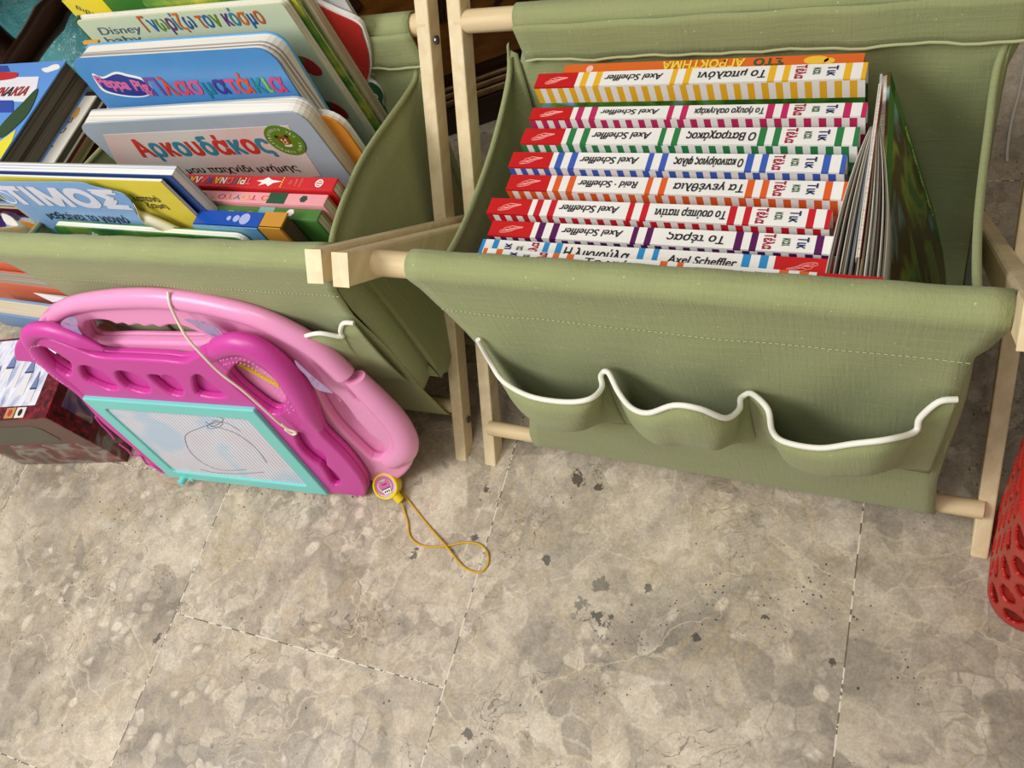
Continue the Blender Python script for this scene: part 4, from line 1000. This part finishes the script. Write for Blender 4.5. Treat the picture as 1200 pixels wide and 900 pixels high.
handle(rp_, PF, [(414, 446), (438, 470), (460, 494), (472, 516), (470, 532), (455, 543)], [.012, .014, .0145, .0145, .014, .011], PINK, 'corner_bulge', off=-.003, flat=.7)
b = MB()
for q_ in ([(392, 466), (398, 474)], [(413, 488), (419, 496)], [(428, 506), (434, 512)]):
    a0, a1 = PF.px(*q_[0]), PF.px(*q_[1]); b.tube([PF.P(a0[0] - .004, a0[1] - .002, -.008), PF.P(a1[0], a1[1], -.004)], .0016, PINK, 6)
b.build('groove_ribs', rp_)
STK = art('purple_dotted_sticker', ['#8a80a8', '#9a93b8', '#b58fb8', '#7c7aa0'], 70, .3)
for pts_ in ([(72, 377), (82, 371), (91, 372), (92, 383), (97, 392), (86, 391), (76, 384)], [(217, 373), (235, 375), (252, 381), (262, 390), (252, 393), (240, 388), (228, 380)], [(346, 421), (356, 430), (372, 444), (390, 458), (386, 459), (370, 454), (360, 440), (350, 430)]):
    b = MB(); b.plate(PF, [cr(pp(PF, pts_, .010), 3, True)], STK, .0112, .0006); b.build('sticker', rp_)['label'] = 'purple patterned sticker'
# elastic string of the magenta board and yellow pen seen through its handle
b = MB(); sp_ = [(197, 342, -.016), (199, 356, -.010), (207, 374, -.006), (218, 394, 0), (236, 415, .004), (258, 437, .006), (285, 458, .007), (312, 482, .007), (330, 498, .006), (347, 507, .003)]
b.tube(cr([MF.P(*MF.px(x, y, o_), o_) for x, y, o_ in sp_], 6), .0013, paint('#e9dccb', .6, .3), 8)
lp = cr([MF.P(*MF.px(x, y, .006), .006) for x, y in [(330, 497), (338, 503), (347, 507), (343, 509), (334, 503)]], 4); b.tube(lp, .0013, paint('#e9dccb', .6, .3), 8)
tag(b.build('elastic_string', None, smooth=True), 'thin white elastic string stretched diagonally across the two drawing boards', 'string')
b = MB(); pa, pb = MF.P(*MF.px(280, 425, -.0165), -.0166), MF.P(*MF.px(330, 453, -.0165), -.0166); b.tube([pa, pa.lerp(pb, .92), pb], [.0026, .0026, .0012], YELLOW, 12)
tag(b.build('drawing_pen', None, smooth=False), 'yellow pen glimpsed through the right handle of the magenta drawing board', 'pen')

# yellow stamp on its cord
sc_ = at(453, 569, 'z', .0175); N_ = V((.10, -.60, .79)).normalized(); SF = Fr(sc_, V((.86, .50, .16)), N_.cross(V((.86, .50, .16))))
if SF.n.z < 0: SF = Fr(sc_, SF.u, -SF.v)
r = thing('toy_stamp', 'round yellow toy stamp with a pink and purple picture, on the floor beside the boards', 'toy', (sc_.x, sc_.y, 0))
RS = .0142
b = MB(); rows = []
for rr_, zz_ in ((RS * .8, -.010), (RS * .96, -.009), (RS, -.006), (RS, .0035), (RS * .97, .0045), (RS * .86, .0045), (RS * .82, .002)):
    rows.append([SF.P(rr_ * math.cos(a_ * math.pi / 18), rr_ * math.sin(a_ * math.pi / 18), zz_) for a_ in range(36)])
b.grid(rows, YELLOW, True); b.add(rows[0], [tuple(reversed(range(36)))], YELLOW); b.build('rim', r, smooth=True)
b = MB(); b.plate(SF, [ell(0, 0, RS * .83, RS * .83, 36)], paint('#c9b4cf', .4), .0026, .0008); fc = b.build('picture_disc', r)
k = RS * .82
b = MB(); b.plate(SF, [ell(-.1 * k, .1 * k, k * .9, k * .85)], paint('#c8568e', .4), .0029, .0003); b.plate(SF, [ell(-.05 * k, .02 * k, k * .72, k * .66)], paint('#a9b0a8', .4), .0032, .0003)
b.plate(SF, [cr([(-.6 * k, .1 * k), (-.35 * k, .55 * k), (0, .42 * k), (.35 * k, .55 * k), (.55 * k, .1 * k), (.3 * k, -.25 * k), (-.35 * k, -.25 * k)], 3, True)], paint('#c95a92', .4), .0035, .0003)
b.plate(SF, [[(-.42 * k, -.16 * k), (.42 * k, -.16 * k), (.42 * k, -.26 * k), (-.42 * k, -.26 * k)], ], paint('#3a2560', .4), .0038, .0003)
b.plate(SF, [[(-.4 * k, -.26 * k), (.4 * k, -.26 * k), (.34 * k, -.70 * k), (-.34 * k, -.70 * k)]], paint('#efe2dc', .4), .0038, .0003)
for i in (-1, 0, 1): b.plate(SF, [ell(i * .2 * k, -.47 * k, .06 * k, .11 * k, 10)], BLACK, .0041, .0003)
for i in (-1, 0, 1): b.plate(SF, [ell(i * .17 * k, .2 * k, .06 * k, .08 * k, 8)], paint('#3a2560', .4), .0038, .0003)
b.build('picture', fc)
t0 = at(461, 577, 'z', .012); t1 = at(470, 587, 'z', .0055); b = MB(); b.tube([t0, t1], [.0052, .0046], YELLOW, 14); b.build('cord_tube', r, smooth=False)
b = MB(); cp = [(448, 530, .030), (450, 541, .022), (455, 553, .014), (463, 566, .004), (483, 592, .0012), (503, 617, .0012), (523, 640, .0030), (540, 661, .0012), (552, 669, .0012), (564, 670, .0012), (572, 660, .0012), (571, 647, .0012), (562, 638, .0012), (546, 635.5, .0012), (527, 639, .0012), (505, 641, .0012), (489, 637, .0012), (480, 627, .0012), (478, 612, .0012), (474, 599, .0014), (470, 588, .005)]
b.tube(cr([at(x, y, 'z', z) for x, y, z in cp], 6), .0011, paint('#cfa52e', .5, .3), 8)
tag(b.build('cord', None, smooth=True), 'thin yellow cord looping over the floor from the pink board to the stamp', 'cord')

# ================================================================== LEFT OF THE BOARDS
BU = V((.98, .197, 0)); BR_ = V((-.862, .158, 0))
def picture_box(label, z0, z1, wl, dep, mats, top=None):
    F = Fr(BR_ - BU * wl + Z * z0, BU, Z)                 # n towards the viewer
    r = thing('picture_box', label, 'box', F.P(wl / 2, 0, -dep / 2))
    b = MB(); b.box(F, (0, wl), (0, z1 - z0), (-dep, 0), mats[0]); b.build('box_body', r, bevel=.0015)
    return r, F
DKR = art('dark_red_flowers', ['#3a0e14', '#5c1520', '#861f2c', '#2a0a10'], 120, .3, True)
FRT = art('grey_red_front', ['#5a3a36', '#6d4a46', '#8b8780', '#7a3434', '#4a4238'], 28, .35)
r, F = picture_box('long low box with blurred red and grey print, under the tower-printed box', 0, .058, .176, .10, [FRT])
r, F = picture_box('box with pale towers printed on its lid and a dark red flowered border', .058, .1285, .32, .108, [paint('#6a4a44', .4)])
hh = .0705; wl = .32
b = MB(); b.plate(F, [rrect(.02, .008, wl - .035, .052, .012)], paint('#5b584c', .4), .0006, .0005); b.build('front_panel', r)
b = MB(); LT_ = Fr(F.P(0, hh, 0), BU, -F.n)               # lid plane, v away from the viewer
b.plate(LT_, [rrect(-.001, -.001, wl + .001, .109)], DKR, .0015, .0014); lid = b.build('lid', r)
t = NT('pale_tower_print'); P = t.co.outputs['Object']
n1 = t.noise(t.scale(P, 60, 18, 30), 1.0, 3, .6, .5)
t.base(t.ramp(n1, [(0.30, lin('#8f97b8')), (0.42, lin('#c9cde0')), (0.55, lin('#eceaf2')), (0.70, lin('#a9b4d4'))])); t.rough(.2); t.spec(.5); TW = t.m
b = MB(); b.plate(LT_, [rrect(.004, .016, wl - .022, .106)], TW, .0019, .0005); b.build('lid_picture', lid)
b = MB(); 
for i in range(9):
    x_ = wl - .035 - i * .017; h_ = .018 + .012 * ((i * 7) % 3); y_ = .02 + .010 * ((i * 5) % 4); w_ = .0038 + .0012 * (i % 2)
    b.plate(LT_, [[(x_ - w_, y_), (x_ + w_, y_), (x_ + w_ * .9, y_ + h_), (x_ - w_ * .9, y_ + h_)]], paint('#e4dfe2', .3), .0024, .0004)
    b.plate(LT_, [[(x_ - w_ * 1.25, y_ + h_), (x_ + w_ * 1.25, y_ + h_), (x_, y_ + h_ + .022)]], paint('#7683ae', .3), .0027, .0004)
    b.plate(LT_, [[(x_ - w_ * 1.2, y_ + h_ - .002), (x_ + w_ * 1.2, y_ + h_ - .002), (x_ + w_ * 1.2, y_ + h_), (x_ - w_ * 1.2, y_ + h_)]], paint('#3c4262', .3), .0029, .0003)
b.build('tower_picture', lid)
b = MB()
for i, (x_, hx) in enumerate(((wl - .082, '#ece6dc'), (wl - .056, '#b9905c'), (wl - .040, '#e2dcd6'), (wl - .11, '#8a3a34'))):
    b.plate(LT_, [rrect(x_ - .007, .001, x_ + .007, .014)], paint(hx, .3), .0021, .0005)
    b.plate(LT_, [ell(x_, .0075, .003, .0045, 14)], paint(['#6a8a3a', '#c03a34', '#2a2226', '#d0a060'][i], .3), .0024, .0003)
b.build('lid_border_pictures', lid)
SD = Fr(F.P(wl, 0, 0), -F.n, Z)
b = MB(); b.plate(SD, [rrect(0, 0, .108, hh)], DKR, .0012, .0011); sd = b.build('side_border', r)
b = MB(); b.plate(SD, [rrect(.02, .012, .10, hh - .012)], art('violet_side_picture', ['#4a3f66', '#6a5a86', '#b39a8c', '#2c2444'], 40, .3), .0016, .0006); b.build('side_picture', sd)

F = lean_frame((-1.02, .262, .156), 0, 0)
r = upright_book('hardcover_book', 'light blue hardcover book with cream page edges, standing behind the tower-printed box', F, at(74, 372, 'y', .262).x + 1.02, .030, .022, paint('#7f9fc8', .25, .5), pages('#d9cdb4', '#b8a98c', 1, 1500.0, 'cream_book_pages'), ct=.0025, inset=.0018, cat='book')
F = Fr((-1.06, .298, .155), X, Z)
for i, (yy_, lab) in enumerate(((.296, 'orange softcover book with grey page edges, nearer of the two behind the light blue book'), (.316, 'orange softcover book standing behind its orange twin, left of the bookcase'))):
    zt_ = .172 + .012 * i; F = lean_frame((-1.06, yy_, zt_), 0, 0)
    upright_book('softcover_book', lab, F, .205 + .012 * i, zt_, .0165, paint('#e2714f', .4), pages('#a59c8c', '#7d7466', 1, 1200.0, 'grey_paper'), ct=.0009, inset=.0006, group='orange softcover books left of the bookcase')
q4 = [at(39, 343, 'z', .165), at(86, 340, 'z', .165), at(84, 350, 'z', .160), at(62, 354, 'z', .157)]
q4 = [V((p.x, min(max(p.y, .2645), .292), p.z)) for p in q4]
b = MB(); b.quad(q4, paint('#d9d4d8', .5)); tag(b.build('paper_card', None, solid=.0006), 'small white card lying on the light blue book, touching the pink board', 'card')
F = Fr((-1.02, .336, 0), X, Z); r = thing('carton', 'dark purple carton at the left edge, seen under the front rail', 'carton', F.P(.08, 0, -.02))
b = MB(); b.box(F, (0, .16), (0, .222), (-.022, 0), paint('#3a1f5c', .45)); b.build('body', r, bevel=.0015)
b = MB(); b.box(F, (-.0008, .1608), (.222, .2235), (-.0225, .0005), paint('#40246a', .45)); b.build('flap', r)
PLA = NT('clear_wrinkled_plastic'); PLA.base((.85, .86, .88, 1)); PLA.rough(PLA.ramp(PLA.noise(PLA.co.outputs['Object'], 40), [(0.3, .08), (0.7, .3)])); PLA.b.inputs['Transmission Weight'].default_value = .75; PLA.b.inputs['IOR'].default_value = 1.2; PLA = PLA.m
b = MB(); rows = []
for i in range(12):
    rows.append([V((-.905 + .014 * j + .004 * math.sin(i * 1.7 + j), .272 + .012 * math.sin(i * .9 + j * .6) + i * .003 + .030, .185 + .007 * i + .006 * math.sin(j * 1.9 + i * .8))) for j in range(9)])
b.grid(rows, PLA); tag(b.build('plastic_wrapper', None, smooth=True, solid=.0004), 'crumpled clear plastic wrapper above the orange books at the left edge', 'wrapper')

# ================================================================== BEHIND AND BESIDE
# carved dark cabinet behind, set at an angle
D0 = V((-.5584, .6944, 0)); DU = V((.914, .405, 0)).normalized()
CF = Fr(D0 - DU * .25, DU, Z)
r = thing('carved_cabinet', 'dark carved wooden cabinet with scrolled panel standing behind the bookcases', 'cabinet', CF.P(.7, 0, -.2))
b = MB(); b.box(CF, (0, 1.5), (.062, 1.05), (-.4, -.012), DARKWOOD); b.build('body', r)  # out-of-view upper part made taller to block ambient light from behind
b = MB(); b.box(CF, (-.01, 1.51), (0, .040), (-.4, 0), DARKWOOD); b.build('plinth', r, bevel=.002)
b = MB()
for z_, rr_ in ((.046, .006), (.057, .0045), (.066, .003)): b.tube([CF.P(-.01, z_, -.006), CF.P(1.51, z_, -.006)], rr_, make_wood('#7a5a2a', '#3a2412', 'gilded_moulding_%d' % int(z_ * 1000), 0, .25), 12)
b.build('moulding', r, smooth=True)
AMB = make_wood('#7a4c1c', '#4a2a0e', 'amber_inlay', 0, .3)
b = MB(); b.box(CF, (.03, 1.47), (.085, .60), (-.013, -.009), AMB); pn = b.build('inlaid_panel', r)
for i in range(7):
    x0_ = .12 + i * .2; b = MB()
    for sg in (-1, 1):
        sp = [(x0_ + sg * (.055 - .05 * a_ / 40) * math.cos(a_ * .28) * 1.1, .16 + (.05 - .045 * a_ / 40) * math.sin(a_ * .28) + .05 * (sg > 0)) for a_ in range(38)]
        b.tube([CF.P(x_, z_, -.008) for x_, z_ in sp], [.009 - .006 * k_ / 37 for k_ in range(38)], DARKWOOD, 8, True, .5, CF.n)
    b.build('carved_scroll', pn, smooth=True)

# bamboo-style chair and turquoise bag at the upper left
r = thing('bamboo_chair', 'very dark bamboo-style chair legs at the upper left, in front of the turquoise bag', 'chair', V((-1.25, .75, 0)))
DK = make_wood('#3a2418', '#160c07', 'dark_bamboo', 1, .28)
def bamboo(p0, p1, rad, nm, nodes):
    p0, p1 = V(p0), V(p1); pts, rs = [], []
    for k_ in range(41):
        f = k_ / 40; bump_ = max((math.exp(-((f - nd) / .018) ** 2) for nd in nodes), default=0)
        pts.append(p0.lerp(p1, f)); rs.append(rad * (1 + .22 * bump_))
    b = MB(); b.tube(pts, rs, DK, 18); return b.build(nm, r, smooth=True)
xr_ = -1.2
ra = at(13, 90, 'z', .255); rb_ = at(75, -6, 'z', .255); 
bamboo((ra.x - .004, ra.y - .04, .255), (rb_.x + .0, rb_.y + .62, .255), .0172, 'stretcher', (.17, .55))
lg = at(2, 62, 'z', .255)
bamboo((lg.x + .01, lg.y, 0), (lg.x + .01, lg.y, .42), .020, 'leg', (.25, .6))
bamboo((lg.x - .60, lg.y, 0), (lg.x - .60, lg.y, .42), .020, 'leg', (.25, .6))
bamboo((lg.x + .01, lg.y + .72, 0), (lg.x + .01, lg.y + .72, .42), .020, 'leg', (.25, .6))
bamboo((lg.x - .60, lg.y + .72, 0), (lg.x - .60, lg.y + .72, .42), .020, 'leg', (.25, .6))
b = MB(); SFm = Fr((lg.x - .62, lg.y - .02, .42), X, Y); b.plate(SFm, [rrect(0, 0, .65, .76, .03)], DK, .02, .02, .004); b.build('seat', r)
t = NT('turquoise_plastic_bag'); P = t.co.outputs['Object']
sepb = t.n('ShaderNodeSeparateXYZ'); t.set(sepb.inputs[0], P)
band = t.math('MULTIPLY', t.math('GREATER_THAN', t.math('ADD', sepb.outputs[2], t.math('MULTIPLY', t.noise(P, 12, 2), .05)), .155), t.math('LESS_THAN', sepb.outputs[2], .19)); band = t.math('MULTIPLY', band, t.math('LESS_THAN', sepb.outputs[0], -1.53))
t.base(t.mix(band, t.ramp(t.noise(P, 8, 3), [(0.35, lin('#35757a')), (0.6, lin('#5aa3a4'))]), lin('#c9cfcd'))); t.rough(.25); t.spec(.5)
t.bump(t.noise(P, 26, 4, .6, 1.0), .8, .012); TQ = t.m
b = MB(); rows = []
for i in range(20):
    th = math.pi * i / 19
    rows.append([V((-1.42 + .42 * max(0.0, math.sin(th)) ** .6 * math.cos(2 * math.pi * j / 40) * (1 + .05 * math.sin(j * 2.3 + i)), .93 + .25 * max(0.0, math.sin(th)) ** .6 * math.sin(2 * math.pi * j / 40) * (1 + .06 * math.sin(j * 1.7 + i * .9)), .10 - .098 * math.cos(th) * (1 + (.03 * math.sin(j * 2.9 + i * 1.3) if i > 6 else 0)))) for j in range(40)])
b.grid(rows, TQ, True); tag(b.build('plastic_bag', None, smooth=True), 'crumpled turquoise plastic bag with a white band, under the dark chair', 'bag')

# red basket at the right edge
def basket():
    r = thing('plastic_basket', 'red plastic basket with oval holes on the floor at the right edge', 'basket', V((.20, .28, 0)))
    x0_, x1_, y0_, y1_, rad, hgt = .0665, .33, .190, .300, .028, .195
    path = rrect(0, 0, 1, 1); ring = [V((x, y)) for x, y in rrect(x0_, y0_, x1_, y1_, rad, 8)]
    per = []; 
    for i in range(len(ring)):
        a_, c_ = ring[i], ring[(i + 1) % len(ring)]; m_ = max(1, int((c_ - a_).length / .0011))
        per += [a_.lerp(c_, k_ / m_) for k_ in range(m_)]
    n = len(per); NZ = 170; cx, cy = (x0_ + x1_) / 2, (y0_ + y1_) / 2
    pitch = n / round(n / 15.0); b = MB(); vs = []; fs = []
    for iz in range(NZ + 1):
        z = hgt * iz / NZ; fl = 1 + .02 * z / hgt
        for p in per: vs.append((cx + (p.x - cx) * fl, cy + (p.y - cy) * fl, z))
    for iz in range(NZ):
        for i in range(n):
            z = (iz + .5) / NZ * hgt; row_ = (z - .008) / .034; ir = math.floor(row_); fz = row_ - ir - .5
            fi_ = (i + .5) / pitch + (.5 if ir % 2 else 0); fx = fi_ - math.floor(fi_) - .5
            if .008 < z < hgt - .012 and (fx / .37) ** 2 + (fz / .42) ** 2 < 1: continue
            fs.append((iz * n + i, iz * n + (i + 1) % n, (iz + 1) * n + (i + 1) % n, (iz + 1) * n + i))
    b.add(vs, fs, RED); b.build('wall', r, smooth=True, solid=.003)
    b = MB(); b.tube([V((cx + (p.x - cx) * 1.02, cy + (p.y - cy) * 1.02, hgt)) for p in per[::4]] + [V((cx + (per[0].x - cx) * 1.02, cy + (per[0].y - cy) * 1.02, hgt))], .004, RED, 8); b.build('rim', r, smooth=True)
    b = MB(); b.plate(Fr((0, 0, .002), X, Y), [rrect(x0_, y0_, x1_, y1_, rad, 8)], RED, .002, .003); b.build('base', r)
basket()
t = NT('blue_grey_cloth_bag'); P = t.co.outputs['Object']; t.base(t.ramp(t.noise(P, 9, 3), [(0.35, lin('#2c3f58')), (0.6, lin('#56708c'))])); t.rough(.8); t.bump(t.noise(P, 30, 3), .6, .008)
r = thing('cloth_bag', 'blue-grey cloth bag standing behind the red basket', 'bag', V((.215, .43, 0)))
b = MB(); rows = []
for (fr_, z_) in ((.0, .002), (.86, .002), (1.0, .02), (1.0, .07), (.93, .13), (.80, .18), (.66, .22), (.60, .25), (.64, .27), (.0, .265)):
    rows.append([V((.215 + .105 * fr_ * math.cos(2 * math.pi * j / 36) * (1 + .035 * math.sin(j * 1.75 + z_ * 30)), .43 + .085 * fr_ * math.sin(2 * math.pi * j / 36) * (1 + .04 * math.sin(j * 2.6 + z_ * 20)), z_)) for j in range(36)])
b.grid(rows, t.m, True); b.build('sack', r, smooth=True, subsurf=1)
for yy_ in (.40, .46):
    b = MB(); b.tube(cr([V((.165, yy_, .25)), V((.175, yy_, .30)), V((.215, yy_, .335)), V((.255, yy_, .30)), V((.265, yy_, .25))], 6), .006, t.m, 8, True, .4, Y); b.build('handle', r, smooth=True)
b = MB(); b.tube(cr([at(x, y, 'z', .0015) for x, y in [(1240, 20), (1206, 50), (1200, 80), (1194, 110), (1186, 140), (1181, 170), (1180, 190)]], 6), .0015, paint('#c9c5ba', .5), 6)
tag(b.build('cable', None, smooth=True), 'thin pale cable on the floor behind the right bookcase', 'cable')
